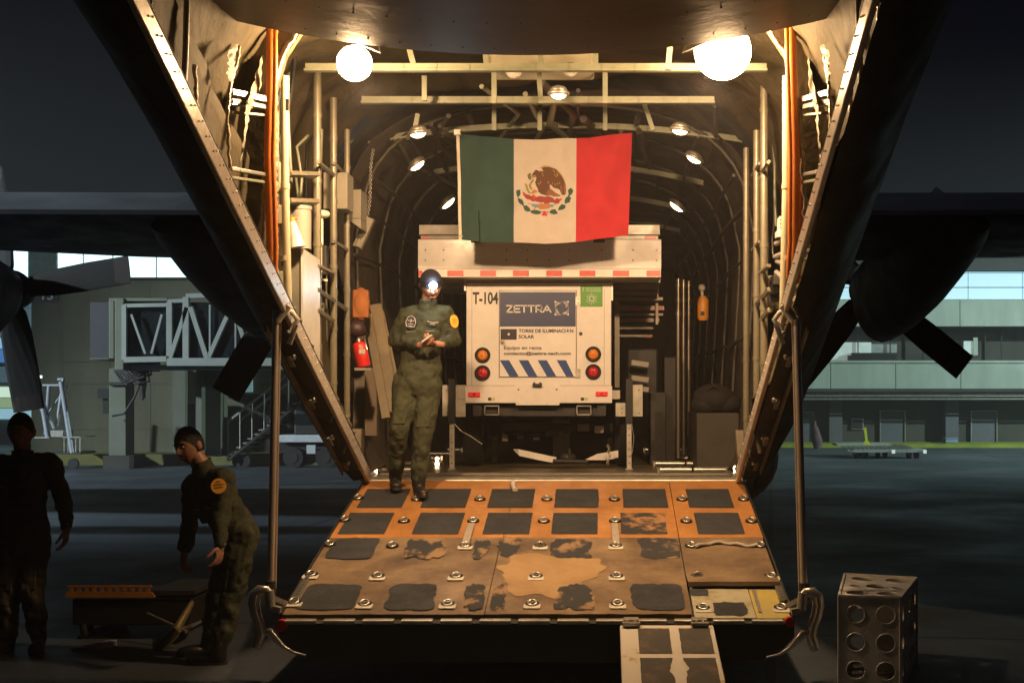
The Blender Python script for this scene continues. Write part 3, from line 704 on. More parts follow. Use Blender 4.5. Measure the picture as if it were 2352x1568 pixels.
# tie-down rings
slope = math.atan(.214); rotr = Matrix.Rotation(slope, 3, 'X')
mR = MB(); mR.torus((0,0,.010), .026, .0065, 20, 7, Matrix.Rotation(R(18), 3, 'X')); mR.beam((-.02,.0,.014), (.02,.0,.014), .012, .008)
ring_me = mR.mesh('tie_down_ring', metal)
mP = MB(); mP.tube([(0,.02,-.004), (0,.02,.005)], .045, 18); pit_me = mP.mesh('ring_pit', black)
mQ = MB(); mQ.prism([(-.045,-.06), (.045,-.06), (.052,-.05), (.052,.01), (.045,.02), (-.045,.02), (-.052,.01), (-.052,-.05)], .006, 'z', -.002); plate_me = mQ.mesh('ring_plate', white_worn)
cols = [-1.46, -.95, -.43, .095, .62]
for ri, D in enumerate((10.64, 10.09, 9.53, 8.92, 8.43)):
    for ci, x in enumerate([-1.90]+cols+[1.10]):
        if ri == 0 and ci == 1: x = -1.44
        if ri == 4 and ci >= 5: D2 = 8.42
        else: D2 = D+(.03 if ci == 0 else .0)
        o = -.012 if (ri == 4 and ci >= 5) else .008
        p = rp(x, D2, o); lab = None
        if ri >= 3 or (ri == 2 and ci in (2, 3, 4)): inst('ring_plate', plate_me, ramp, p+Vector((0,0,.001)), (slope,0,0))
        inst('ring_pit', pit_me, ramp, p+Vector((0,0,.003)), (slope,0,0), scale=(1, 1, .8))
        inst('tie_down_ring', ring_me, ramp, p+Vector((0,0,.008)), (slope+(R(65) if (ri == 2 and ci == 3) or (ri == 3 and ci == 5) else 0), 0, 0))
# grey tie straps lying on the deck
for x0, D0, x1, D1, w in ((-.955, 10.05, -.955, 9.55, .05), (.09, 10.05, .10, 9.55, .05)):
    m = MB(); m.grid(lambda a, b: rp(x0+(x1-x0)*b+(a-.5)*w, D0+(D1-D0)*b, .014+.010*math.sin(b*math.pi)), 2, 10)
    m.grid(lambda a, b: rp(x0+(x1-x0)*b+(a-.5)*w, D0+(D1-D0)*b, .011+.010*math.sin(b*math.pi)), 2, 10)
    m.box(rp(x1, D1, .022), (.058, .03, .02)); solo('tie_strap', m, M('grey_webbing', (.30,.27,.23), .6, var=.15, scale=20), 'short flat grey strap on the ramp deck, %s' % ('left of centre below the man' if x0 < 0 else 'right of centre above the loading plate'), 'strap', tuple(rp(x0, D0)), 'short tie straps on the ramp')
m = MB(); pts = [rp(.64+.44*k/12, 9.50+.06*math.sin(k*.4)+.09*k/12, .018+.008*math.sin(k*1.7)) for k in range(13)]; m.tube(pts, .013, 6, sx=1.6)
solo('tie_strap', m, MATS['grey_webbing'], 'twisted grey strap strung across the right side of the ramp between two rings', 'strap', tuple(pts[0]))
m = MB(); pts = [px(u, v, 10.98+.0) for u, v in ((1176,1108),(1178,1122),(1185,1132))]; pts = [rp(p.x, 11.12-.12*i, .016) for i, p in enumerate(pts)]; m.tube(pts, .016, 6, sx=1.5)
solo('rag', m, white_worn, 'small pale rag end lying at the top of the ramp', 'rag', tuple(pts[0]))
# chrome locking hooks at the ramp corners
for s in (-1, 1):
    def mm(u, v, D=8.2): p = px(u, v, D); return p if s < 0 else Vector((2*XC-p.x+.01, D, p.z-.012))
    path = [mm(624,1366), mm(612,1356), mm(597,1355), mm(586,1366), mm(583,1385), mm(588,1410), mm(597,1435), mm(600,1455), mm(593,1475), mm(588,1488)]
    m = MB(); m.tube(path, [.022,.03,.036,.038,.036,.034,.032,.032,.030,.026], 12, sx=.62)
    hk = part('locking_hook', m, M('hook_metal', (.50,.48,.45), .32, .85, var=.15, scale=20), ramp)
    m = MB(); m.tube([p+Vector((s*-.012,-.024,0)) for p in path[3:9]], .006, 6); part('hook_rib', m, chrome, hk)
    m = MB(); m.tube([mm(605,1452), mm(618,1450), mm(632,1466), mm(650,1484), mm(672,1497), mm(702,1504)], [.02,.026,.022,.012,.008,.006], 8, sx=.6); part('curved_bracket', m, MATS['hook_metal'], ramp)
    m = MB(); m.beam(mm(620,1370), mm(655,1385, 8.3), .035, .03); m.tube([mm(618,1355), mm(622,1395)], .03, 12); m.beam(mm(620,1395), mm(645,1400), .05, .035); part('hook_bearing', m, metal_worn, ramp)

# ------------------------------------------------------------------ loose white loading plate hooked on the ramp end
def lp(x, t, o=0.):                # t: 0 at the ramp, 1 on the ground
    D = 8.17-1.75*t; z = .365-.36*t; return Vector((x, D, z+o))
x0, x1 = X(1424, 8.12), X(1640, 8.12)
LR = empty('loading_plate', (.35, 8.15, .36), 'white metal loading plate with dark anti-slip squares hooked on the ramp edge', 'loading ramp')
m = MB(); vs = [lp(x, t, o) for o in (0, -.035) for t in (0, 1) for x in (x0, x1)]
m.add(vs, [(0,1,3,2), (4,6,7,5), (0,4,5,1), (2,3,7,6), (0,2,6,4), (1,5,7,3)])
part('plate', m, M('chipped_white_paint', (.70,.66,.58), .45, col2=(.45,.30,.13), thr=(.62,.68), scale=7, detail=8), LR, bevel=.008)
for r_ in range(4):
    for c_ in range(2):
        xa = x0+.105 if c_ == 0 else x0+.345; xb = xa+.185; ta, tb = .035+r_*.25, .035+r_*.25+.215; pts = []
        n = 48
        for k in range(n):
            a = 2*math.pi*k/n; c, s_ = math.cos(a), math.sin(a); q = 1/max(abs(c), abs(s_)); f = 1-.05*max(0, noise.noise(Vector((c*3, s_*3, r_*5+c_))))
            u_, v_ = (c*q*f+1)/2, (s_*q*f+1)/2
            if r_ == 1 and ((c_ == 0 and u_ > .6) or (c_ == 1 and u_ < .4)):        # worn tracks towards the middle
                u_ += (-1 if c_ == 0 else 1)*(.13+.10*noise.noise(Vector((v_*7, c_, 2))))*math.exp(-((v_-.4)/.22)**2)
            pts.append((xa+(xb-xa)*u_, ta+(tb-ta)*v_))
        m = MB(); m.add([lp(a, b, .0035) for a, b in pts], [tuple(t) for t in tessellate_polygon([[Vector((a, b, 0)) for a, b in pts]])])
        part('grip_patch', m, M('faded_anti_slip', (.075,.070,.062), .9, col2=(.14,.10,.075), thr=(.5,.75), scale=9, bump=.001, bscale=300), LR)
for xx in (X(1450, 8.15), X(1607, 8.15)):
    m = MB(); m.box((xx, 8.19, .395), (.09, .10, .012)); m.box((xx, 8.13, .378), (.105, .05, .02)); m.tube([(xx-.04, 8.16, .385), (xx+.04, 8.16, .385)], .012, 8); m.ball((xx-.02, 8.13, .39), .008); m.ball((xx+.02, 8.13, .39), .008)
    part('hook_clip', m, metal_worn, LR, bevel=.003)

# ------------------------------------------------------------------ solar light tower trailer
TD = 12.6; PP = F/TD
def tx(u): return (u-VU)/PP
def tz(v): return CZ-(v-VV)/PP
TR = empty('light_tower_trailer', (tx(1237), TD+.9, ZF), 'white folded solar light tower trailer with blue lettered rear door, strapped inside the cargo hold', 'trailer')
m = MB(); m.bb(tx(1071), tx(1404), TD, TD+1.7, tz(925), tz(650)); part('cabinet', m, white_paint, TR, bevel=.006)
m = MB(); m.bb(tx(1069), tx(1406), TD-.008, TD-.0005, tz(925), tz(886)); part('lower_skirt', m, white_paint, TR, bevel=.003)
m = MB(); m.bb(tx(1185), tx(1285), TD-.016, TD-.0085, tz(930), tz(884.7)); cp = part('centre_plate', m, white_paint, TR)
for u, v, r in ((1191,894.4,.008),(1278.7,894,.008),(1211,897,.003),(1257,897,.003),(1191,926,.003),(1211,926,.003),(1257,926,.003),(1279,926,.003)):
    m = MB(); m.disc((tx(u), TD-.0168, tz(v)), r, .0015, 12); part('hole', m, black, cp)
m = MB(); m.bb(tx(1224), tx(1245), TD-.045, TD-.0165, tz(888), tz(881)); m.bb(tx(1225), tx(1230), TD-.045, TD-.0165, tz(881), tz(878)); m.bb(tx(1239), tx(1244), TD-.045, TD-.0165, tz(881), tz(878)); part('latch', m, black, TR)
# panel seams
m = MB(); 
for a in ((1069.5,1184,884.7,885.5),(1285.5,1405,884.7,885.5),(1083.5,1084.2,662,884),(1387.5,1388.2,662,884),(1072,1403,655,655.6)):
    m.bb(tx(a[0]), tx(a[1]), TD-.0022, TD-.001, tz(a[3]), tz(a[2]))
part('panel_seam', m, M('seam_shadow', (.25,.19,.10), .7, var=.1), TR)
door = MB(); door.bb(tx(1147.6), tx(1323), TD-.009, TD-.001, tz(865), tz(668)); dr = part('rear_door', door, white_paint, TR, bevel=.002)
m = MB()
for a in ((1146.6,1324,667,668),(1146.6,1324,865,866),(1146.6,1147.4,667,866),(1323.2,1324.2,667,866)): m.bb(tx(a[0]), tx(a[1]), TD-.0105, TD-.0008, tz(a[3]), tz(a[2]))
part('door_seal', m, black, TR)
blue = M('navy_blue_vinyl', (.012,.030,.115), .4, var=.08)
blue2 = M('royal_blue_vinyl', (.013,.055,.235), .4, var=.08)
YD = TD-.0095
m = MB(); m.bb(tx(1148.4), tx(1322), YD-.0015, YD, tz(750), tz(671)); part('blue_panel', m, blue, dr)
def lett(body, u0, u1, v0, v1, mat, name='lettering', par=None, bold=.0, y=None): part(name, text_mb(body, tx(u0), tx(u1), tz(v1), tz(v0), (y if y is not None else YD-.0018), .0008, bold), mat, par or dr, 'lettering reading "%s"' % body)
ink = M('black_ink', (.012,.012,.02), .5, var=.05); grey_ink = M('grey_ink', (.14,.12,.10), .5, var=.05); w_ink = M('white_ink', (.75,.73,.70), .45, var=.03)
# wide letters of the company name drawn as strokes
def strokes(segs, u0, v0, w, h, t, mat, y, par, name='logo_lettering', lab=None):
    m = MB()
    for a in segs:
        p, q = Vector((tx(u0+a[0]*w), y, tz(v0+a[1]*h))), Vector((tx(u0+a[2]*w), y, tz(v0+a[3]*h)))
        m.beam(p, q, .0012, t, (0,1,0)) if False else m.add(_quad(p, q, t, y), [(0,1,2,3), (4,7,6,5)])
    return part(name, m, mat, par, lab)
def _quad(p, q, t, y):
    d = (q-p); d.y = 0; L = d.length; d.normalize(); n_ = Vector((-d.z, 0, d.x))*t/2; p = p-d*t*.35; q = q+d*t*.35
    a = [p+n_, q+n_, q-n_, p-n_]; return [Vector((v.x, y, v.z)) for v in a]+[Vector((v.x, y+.0006, v.z)) for v in a]
Y1 = YD-.003; H = 16.2; V0 = 702
LT = [[(0,0,1,0),(1,0,0,1),(0,1,1,1)], [(0,0,1,0),(0,0,0,1),(0,1,1,1),(0,.5,.9,.5)], [(0,0,1,0),(.5,0,.5,1)], [(0,0,1,0),(.5,0,.5,1)], [(0,0,.85,0),(.85,0,1,.18),(1,.18,1,.45),(1,.45,.85,.62),(.85,.62,0,.62),(0,0,0,1),(.55,.62,1,1)], [(0,1,.5,0),(.5,0,1,1),(.22,.68,.78,.68)]]
ub = [1164, 1181.6, 1197.5, 1213.8, 1231.5, 1247.8]
for k, (sg, u) in enumerate(zip(LT, ub)): strokes(sg, u, V0, 12.9 if k < 5 else 17.5, H-1.5, .0128, w_ink, Y1, dr, lab='white letter %s of the name on the blue panel' % 'ZETTRA'[k])
lg = []; N = 7
for k in range(N):
    th = R(90*k/N*.72); sc = 1/(math.cos(th)+math.sin(th)); c = [(.5+.5*sc*(math.cos(R(45+90*j)+th))*math.sqrt(2)*1.0, .5+.5*sc*(math.sin(R(45+90*j)+th))*math.sqrt(2)*1.0) for j in range(4)]
    for j in range(4): lg.append((*c[j], *c[(j+1) % 4]))
strokes(lg, 1275.5, 693, 29.5, 29.5, .0042, w_ink, Y1, dr, 'logo_emblem', 'white emblem of nested turning squares')
m = MB()
for a, b in ((1275.5,693),(1305,693),(1275.5,722.5),(1305,722.5)): m.disc((tx(a), Y1, tz(b)), .0085, .001, 14)
part('logo_dot', m, w_ink, dr)
m = MB(); m.bb(tx(1150), tx(1187), YD-.0015, YD, tz(780), tz(755.5)); part('black_label', m, ink, dr); m = MB(); m.disc((tx(1168.7), YD-.004, tz(767.5)), .011, .006, 18); part('lock_cylinder', m, metal, dr)
lett('TORRE DE ILUMINACIÓN', 1191.4, 1316.8, 753.5, 764, ink, bold=.03); lett('SOLAR', 1191.4, 1227, 769, 777.2, ink, bold=.03)
lett('Equipo en renta', 1157.5, 1244.4, 794.2, 805.2, grey_ink, bold=.025); lett('contacto@zettra-tech.com', 1157.5, 1310.9, 807.6, 817, ink, bold=.03)
for a, b, c, d in ((1148.4,1169.4,1191.7,1170.3),(1191.4,1213.4,1234.4,1213.4),(1235,1256,1278,1256.5),(1278.7,1300,1318,1300.3)):
    m = MB(); m.prism([(tx(a), tz(827)), (tx(b), tz(827)), (tx(c), tz(864.2)), (tx(d), tz(864.2))], .0015, 'y', YD-.0015); part('diagonal_stripe', m, blue2, dr)
m = MB(); m.ball((tx(1155), YD-.02, tz(784)), (.018,.02,.018)); m.beam((tx(1155), YD-.02, tz(784)), (tx(1160), YD-.02, tz(790)), .012, .016); part('door_handle', m, white_worn, dr)
for v in (691, 857):
    m = MB(); m.bb(tx(1322), tx(1333), YD-.006, YD-.0005, tz(v+10), tz(v-10)); 
    for q in (-5, 5): m.ball((tx(1329), YD-.007, tz(v+q)), (.007,.004,.007))
    part('hinge', m, metal_worn, TR)
lett('T-104', 1085.7, 1144.3, 670.6, 698.6, ink, par=TR, y=TD-.0018, bold=.03)
green = M('green_vinyl', (.085,.33,.03), .45, var=.08)
m = MB(); m.bb(tx(1333), tx(1384), TD-.003, TD-.001, tz(704.4), tz(656)); gs = part('green_sign', m, green, TR)
lett('7', 1337, 1341.5, 660, 670, w_ink, par=gs, y=TD-.0033); lett('ENERGÍA ASEQUIBLE', 1345, 1380, 660.3, 664, w_ink, par=gs, y=TD-.0033); lett('Y NO CONTAMINANTE', 1345, 1380, 666, 669.5, w_ink, par=gs, y=TD-.0033)
m = MB(); m.torus((tx(1359), TD-.0036, tz(686.5)), .022, .0065, 24, 6, Matrix.Rotation(R(90), 3, 'X'))
for k in range(12):
    a = 2*math.pi*k/12; c = Vector((tx(1359), 0, tz(686.5))); d = Vector((math.cos(a), 0, math.sin(a))); m.add(_quad(c+d*.035, c+d*(.052 if k % 2 else .045), .004, TD-.0036), [(0,1,2,3), (4,7,6,5)])
part('sun_symbol', m, w_ink, gs)
m = MB(); m.disc((tx(1334), TD-.003, tz(766.3)), .017, .006, 18); part('green_button', m, M('dark_green_plastic', (.01,.05,.02), .4), TR)
# round lamps
am = M('amber_lens', (.75,.24,.02), .25, var=.2, scale=60, bump=.003, bscale=120); rm_ = M('red_lens', (.55,.012,.02), .25, var=.25, scale=60, bump=.003, bscale=120)
for u, v, mt, nm in ((1108.6,815.5,am,'amber_lamp'),(1108.6,856.4,rm_,'red_lamp'),(1362.7,813.3,am,'amber_lamp'),(1362.7,853.8,rm_,'red_lamp')):
    h = MB(); h.torus((tx(u), TD-.012, tz(v)), .059, .013, 32, 8, Matrix.Rotation(R(90), 3, 'X')); h.disc((tx(u), TD-.006, tz(v)), .06, .01, 28); o = part(nm, h, rubber, TR)
    l = MB(); l.ball((tx(u), TD-.012, tz(v)), (.047,.014,.047), 24, 12)
    for k in range(8): a = 2*math.pi*k/8; l.ball((tx(u)+.031*math.cos(a), TD-.022, tz(v)+.031*math.sin(a)), (.010,.006,.010), 8, 5)
    l.ball((tx(u), TD-.026, tz(v)), (.012,.006,.012), 8, 5); part('lens', l, mt, o)
mk = M('marker_red', (.75,.03,.03), .3, emit=(1,.05,.04), es=.25)
for u, v in ((1089.7, 905.6), (1382, 904)):
    m = MB(); m.bb(tx(u-13.7), tx(u+13.7), TD-.028, TD-.0085, tz(v+5), tz(v-5)); o = part('marker_lamp', m, mk, TR, bevel=.004); m = MB(); m.bb(tx(u-3), tx(u+3), TD-.03, TD-.0281, tz(v+3), tz(v-3)); part('marker_badge', m, rm_, o)
for u in (1121, 1334):
    m = MB(); m.bb(tx(u), tx(u+7.5), TD-.0100, TD-.0085, tz(919.5), tz(912.6)); part('sticker', m, ink, TR); m = MB(); m.bb(tx(u+8), tx(u+16.5), TD-.0100, TD-.0085, tz(919.3), tz(912.8)); part('sticker', m, M('pale_yellow_vinyl', (.6,.6,.25), .4), TR)
# folded solar panel stack on top
TU = 12.3; PU = F/TU
def ux(u): return (u-VU)/PU
def uz(v): return CZ-(v-VV)/PU
m = MB(); m.bb(ux(960), ux(1519), TU, TU+2.1, uz(617.5), uz(550)); st = part('upper_box', m, white_paint, TR, bevel=.004)
m = MB(); m.bb(ux(961), ux(1518), TU+.01, TU+2.1, uz(636), uz(617.5)); part('lower_rail', m, white_paint, TR)
m = MB(); m.bb(ux(962), ux(1516), TU+.015, TU+2.0, uz(539), uz(516)); part('top_panel', m, white_worn, TR, bevel=.003)
m = MB(); m.bb(ux(966), ux(1512), TU+.02, TU+2.0, uz(549.6), uz(539.4)); part('middle_rail', m, white_worn, TR)
m = MB(); m.bb(ux(961), ux(1517), TU+.005, TU+.06, uz(551.5), uz(549)); m.bb(ux(961), ux(1517), TU+.005, TU+.06, uz(540.5), uz(538)); part('rail_gap', m, black, TR)
tape = M('red_reflective_tape', (.62,.06,.035), .35, var=.15, scale=30)
for a, b in ((961,970),(1027,1064.4),(1102.7,1139),(1178,1215),(1254.6,1290.9),(1331,1367.4),(1407.7,1445),(1485,1517)):
    m = MB(); m.bb(ux(a), ux(b), TU+.006, TU+.0095, uz(634), uz(621)); part('reflective_tape', m, tape, TR)
for a, b in ((968,985),(1480,1508)): m = MB(); m.bb(ux(a), ux(b), TU+.014, TU+.0195, uz(549), uz(541.5)); part('reflective_tape', m, tape, TR)
rvm = MB()
for v in (574, 597.6):
    for u in (977,1019,1091,1163,1211,1261,1308,1382,1454,1508): rvm.ball((ux(u), TU, uz(v)), (.008,.006,.008), 8, 5)
part('rivet', rvm, metal_worn, st, kind='stuff')
for u in (1095, 1376): m = MB(); m.bb(ux(u-13), ux(u+13), TU-.03, TU, uz(557), uz(551)); part('latch', m, black, TR)
m = MB(); m.bb(tx(1066), tx(1408), TD+.02, TD+1.6, tz(648), tz(640)); m.bb(tx(1066), tx(1071), TD-.01, TD+.03, tz(668), tz(638)); m.bb(tx(1403), tx(1408), TD-.01, TD+.03, tz(690), tz(638)); part('roof_frame', m, metal_worn, TR)
# frames of the folded panels hanging below on the right side
pm = M('panel_frame_metal', (.24,.215,.18), .45, .5, var=.2, scale=6)
for k, (a, b, v0, v1, d) in enumerate(((1409,1517,640,649,.3),(1409,1514,653,663,.5),(1412,1512,668,676,.7),(1411,1523,682,690,.9),(1414,1526,702,713,1.1),(1416,1524,719,725,1.2),(1418,1515,730,740,1.3),(1420,1503,750,756,1.4),(1422,1500,768,774,1.5))):
    D = TD+d; m = MB(); m.bb(X(a,D), X(b,D), D, D+.5, Z(v1,D), Z(v0,D)); part('folded_panel', m, pm, TR, bevel=.003)
for a, b, v0, v1, d in ((1442,1475,704,712,1.095),(1500,1523,704,712,1.095),(1484,1494,770,775,1.49)): D = TD+d; m = MB(); m.bb(X(a,D), X(b,D), D-.004, D, Z(v1,D), Z(v0,D)); part('reflective_tape', m, tape, TR)
D = TD+1.0; m = MB(); m.bb(X(1412,D), X(1423,D), D, D+.05, Z(890,D), Z(690,D)); m.bb(X(1506,D), X(1512,D), D, D+.05, Z(745,D), Z(655,D)); part('side_post', m, pm, TR)
for v in (835, 870, 892): D = TD+.6; m = MB(); m.box(px(1470, v, D), (.17,.05,.05), Matrix.Rotation(R(8), 3, 'Y')); part('folded_arm', m, M('arm_grey', (.30,.28,.24), .5, .2), TR, bevel=.004)
D = TD+.8; m = MB(); m.bb(X(1440,D), X(1512,D), D, D+.4, Z(905,D), Z(800,D)); part('mast_winch', m, black, TR, bevel=.02)
# chassis, jacks, wheels, drawbar
m = MB(); m.bb(tx(1100), tx(1380), TD+.1, TD+.2, tz(955), tz(934)); m.bb(tx(1085), tx(1105), TD+.05, TD+2.2, tz(955), tz(930)); m.bb(tx(1372), tx(1392), TD+.05, TD+2.2, tz(955), tz(930)); m.bb(tx(1140), tx(1440), TD+.7, TD+.8, tz(995), tz(975)); part('chassis', m, dark, TR)
m = MB(); m.bb(tx(1187), tx(1355), TD+.22, TD+.3, tz(958), tz(935)); part('cross_member', m, M('arm_grey', (0,0,0)), TR)
for u in (1126, 1338):
    m = MB()
    for a in ((u-14,u+20,951,953.5),(u-14,u-12,932,953.5),(u+18,u+20,932,953.5),(u-14,u+20,931,933)): m.bb(tx(a[0]), tx(a[1]), TD+.03, TD+.12, tz(a[3]), tz(a[2]))
    part('fork_pocket', m, metal_worn, TR)
for s, u in ((-1, 1038.5), (1, 1445)):
    m = MB(); m.bb(tx(u-5.5), tx(u+5.5), TD-.03, TD+.02, ZF+.012, tz(968)); m.bb(tx(u-9), tx(u+9), TD-.07, TD+.06, ZF+.003, ZF+.011)
    lg_ = part('jack_leg', m, white_worn, TR, bevel=.003)
    m = MB()
    for k in range(6): m.disc((tx(u), TD-.031, tz(983+k*16)), .006, .003, 10)
    part('hole', m, black, lg_)
    m = MB(); m.bb(tx(u-7.5), tx(u+7.5), TD-.045, TD+.035, tz(972), tz(870)); part('jack_sleeve', m, black, TR)
    for ua, ub_, va, vb in ((u-22, u-8, 884, 955), (u+8.5, u+31, 884, 957)) if s < 0 else ((u-31, u-8.5, 925, 956), (u+8, u+31, 883, 956)):
        m = MB(); m.bb(tx(ua), tx(ub_), TD-.02, TD+.0, tz(vb), tz(va)); pl = part('jack_bracket', m, white_worn, TR, bevel=.003)
        m = MB(); m.ball((tx((ua+ub_)/2+3), TD-.021, tz(vb-8)), (.009,.006,.009)); m.ball((tx((ua+ub_)/2+3), TD-.021, tz(va+12)), (.009,.006,.009)); part('bolt', m, metal_worn, pl)
    m = MB(); m.bb(tx(1052 if s < 0 else 1406), tx(1070 if s < 0 else 1424), TD-.03, TD+.05, tz(916), tz(896)); part('jack_arm', m, white_worn, TR)
    D = TD+1.25; m = MB(); uu = 1135.5 if s < 0 else 1402; m.bb(X(uu-5.5,D), X(uu+5.5,D), D, D+.05, ZF+.005, Z(1004,D)); part('jack_leg', m, white_worn, TR)
    D = TD+.75; xw = X(1090, D) if s < 0 else X(1432, D); w = MB(); w.torus((xw, D, ZF+.31), .235, .095, 32, 10, Matrix.Rotation(R(90), 3, 'Y')); o = part('tyre', w, rubber, TR); w = MB(); w.disc((xw, D, ZF+.31), .16, .13, 24, 'x'); part('rim', w, white_worn, o)
D = TD+1.3; m = MB(); m.bb(X(1270,D), X(1308,D), D, D+.12, Z(1048,D), Z(962,D)); part('mast_foot', m, M('grey_green_steel', (.20,.19,.13), .5, .3), TR)
def fpoly(pts, D, th, mat, name):
    m = MB(); m.prism([(X(u, D), Z(v, D)) for u, v in pts], th, 'y', D); return part(name, m, mat, TR)
fpoly([(1190,1031),(1278,1050),(1275,1063),(1236,1056),(1192,1046)], TD+.25, .04, white_paint, 'drawbar_plate')
fpoly([(1178,1031),(1190,1031),(1192,1046)], TD+.26, .04, metal_worn, 'drawbar_end')
fpoly([(1342,1056),(1372,1042),(1420,1034),(1420,1050),(1396,1056)], TD+.3, .04, white_paint, 'drawbar_plate')
m = MB(); m.ball(px(1305, 1050, TD+.3), (.08,.06,.05)); m.tube([px(1270,1058,TD+.2), px(1350,1060,TD+.2)], .02); m.tube([px(1308,1030,TD+.25), px(1308,1062,TD+.25)], .015); part('coupling', m, dark, TR)
ch = MB()
for k in range(14):
    p = px(1400-abs(k-6)*.6+2*math.sin(k), 1024+k*3.2, TD+.12); ch.torus(p, .011, .0035, 10, 5, Matrix.Rotation(R(90*(k % 2)), 3, 'Z') @ Matrix.Rotation(R(90), 3, 'X'))
part('safety_chain', ch, metal_worn, TR)
for k in range(9):
    m = MB(); u = 1150+k*26+random.uniform(-8,8); D = TD+.3+random.uniform(0,.5)
    m.tube([px(u, 950, D), px(u+random.uniform(-15,15), 965, D), px(u+random.uniform(-30,30), 962, D), px(u+random.uniform(5,40), 950, D)], .006, 6); part('cable', m, black, TR)
for k in range(7):
    u = 1160+k*36; D = TD+.6; v = 970+random.uniform(0,45); m = MB(); m.box(px(u, v, D), (random.uniform(.05,.14), .08, random.uniform(.03,.08))); part('underside_box', m, random.choice([dark, metal_worn, pm]), TR, bevel=.004)
m = MB(); m.tube([px(u, v, TD-.02) for u, v in ((1042,972),(1060,990),(1085,1004),(1108,1020))], .005, 6); m.tube([px(u, v, TD-.03) for u, v in ((1451,972),(1456,1005),(1453,1035),(1448,1050))], .004, 6); part('lashing_wire', m, metal_worn, TR)
# ------------------------------------------------------------------ flag
FD = 11.55
def wave(x, z):
    u = (x*F/FD)+VU; v = VV-(z-CZ)*F/FD
    d = max(0, 1-(((u-1250)/85)**2+((v-438)/75)**2)); k = 1-min(1, d*1.6)
    return .6*(.028*math.sin(u*.045+v*.012)+.016*math.sin(u*.02-v*.05+1)+.02*math.sin((u+v*.55)*.05)*(1 if u > 1324 else .4)+.018*noise.noise(Vector((u*.03, v*.02, 0))))*k
def flagpt(u, v, o=0.):
    p = px(u, v, FD); return Vector((p.x, FD+wave(p.x, p.z)-o, p.z))
def seg(xs, t):
    for (a, b), (c, d) in zip(xs, xs[1:]):
        if t <= c: k = (t-a)/(c-a); return b+(d-b)*k
    return xs[-1][1]
FL = empty('national_flag', tuple(px(1250, 312, FD)), 'large green, white and red flag with an eagle emblem hanging above the trailer', 'flag')
gm = M('flag_green', (.018,.055,.046), .85, var=.12, scale=8); wm = M('flag_white', (.46,.41,.36), .85, var=.05, scale=8); rm2 = M('flag_red', (.42,.016,.024), .85, var=.10, scale=8)
Bt = [(1048,307),(1060,307),(1110,313),(1180,319),(1250,321),(1324,318),(1390,311),(1452,306)]; Bb = [(1053,551),(1062,552),(1110,556),(1180,557),(1250,560),(1324,556),(1390,547),(1443,541)]
def cloth(ua, ub, mat, name, n):
    m = MB()
    def fn(a, b):
        u = ua+(ub-ua)*a; vt = seg(Bt, u); vb = seg(Bb, min(u, 1443)); v = vt+(vb-vt)*b
        uu = u+(b*(6 if u < 1100 else (0 if u < 1300 else -9*(u-1300)/152))) ; return flagpt(uu, v)
    m.grid(fn, n, 44); return part(name, m, mat, FL)
cloth(1048, 1055, M('header_tape', (.72,.66,.55), .8), 'header_band', 2); cloth(1055, 1180, gm, 'green_band', 30); cloth(1180, 1324, wm, 'white_band', 34); cloth(1324, 1452, rm2, 'red_band', 30)
EP = {}
def emb(name, pts, col, o=.004, rough=.85):
    mt = M('emblem_'+'_'.join('%d' % int(c*999) for c in col), col, rough, var=.06)
    P = [(1148.4+x*.10254, 356+y*.10254) for x, y in pts]
    m = MB(); m.add([flagpt(u, v, o) for u, v in P], [tuple(t) for t in tessellate_polygon([[Vector((u, v, 0)) for u, v in P]])]); return part(name, m, mt, em)
BR, BR2, BR3 = (.10,.042,.022), (.20,.085,.05), (.34,.24,.08)
GR, RD, TN, BL, OL = (.022,.072,.055), (.40,.022,.028), (.36,.15,.06), (.14,.22,.30), (.24,.22,.05)
em = part('emblem', (lambda m_: m_.add([flagpt(1148.4+x*.10254, 356+y*.10254, .002) for x, y in ((1000,880),(1010,880),(1010,890))], [(0,1,2)]))(MB()), wm, FL, 'eagle holding a snake above a wreath')
emb('wing_outline', [(875,300),(940,255),(1010,238),(1120,262),(1260,312),(1370,420),(1440,545),(1470,640),(1488,780),(1470,700),(1440,600),(1340,450),(1230,350),(1100,290),(1000,270),(930,300)], BR3, .003)
emb('wing', [(930,300),(985,275),(1110,272),(1180,300),(1258,325),(1300,385),(1380,470),(1430,560),(1465,680),(1482,800),(1470,880),(1430,905),(1385,890),(1350,820),(1340,780),(1260,750),(1200,735),(1150,680),(1110,640),(1050,560),(990,480),(985,400),(965,350)], BR, .004)
emb('feathers', [(1345,700),(1380,690),(1400,860),(1370,850)], BR2, .0055); emb('feathers', [(1420,670),(1455,680),(1475,840),(1440,870)], BR2, .0055)
emb('body', [(820,440),(900,360),(990,370),(1060,480),(1140,640),(1110,700),(1130,760),(1200,840),(1140,870),(1100,915),(1020,905),(930,880),(860,830),(850,760),(810,690),(785,620),(810,560)], BR, .0045)
emb('tail', [(1090,755),(1150,770),(1250,850),(1365,910),(1340,930),(1220,935),(1110,900),(1030,880)], BR2, .005)
emb('head', [(690,500),(740,410),(770,370),(800,335),(850,350),(900,380),(880,450),(830,490),(770,500),(720,530)], BR, .005)
emb('beak', [(690,510),(720,470),(790,460),(810,475),(760,485),(715,525)], BR3, .006)
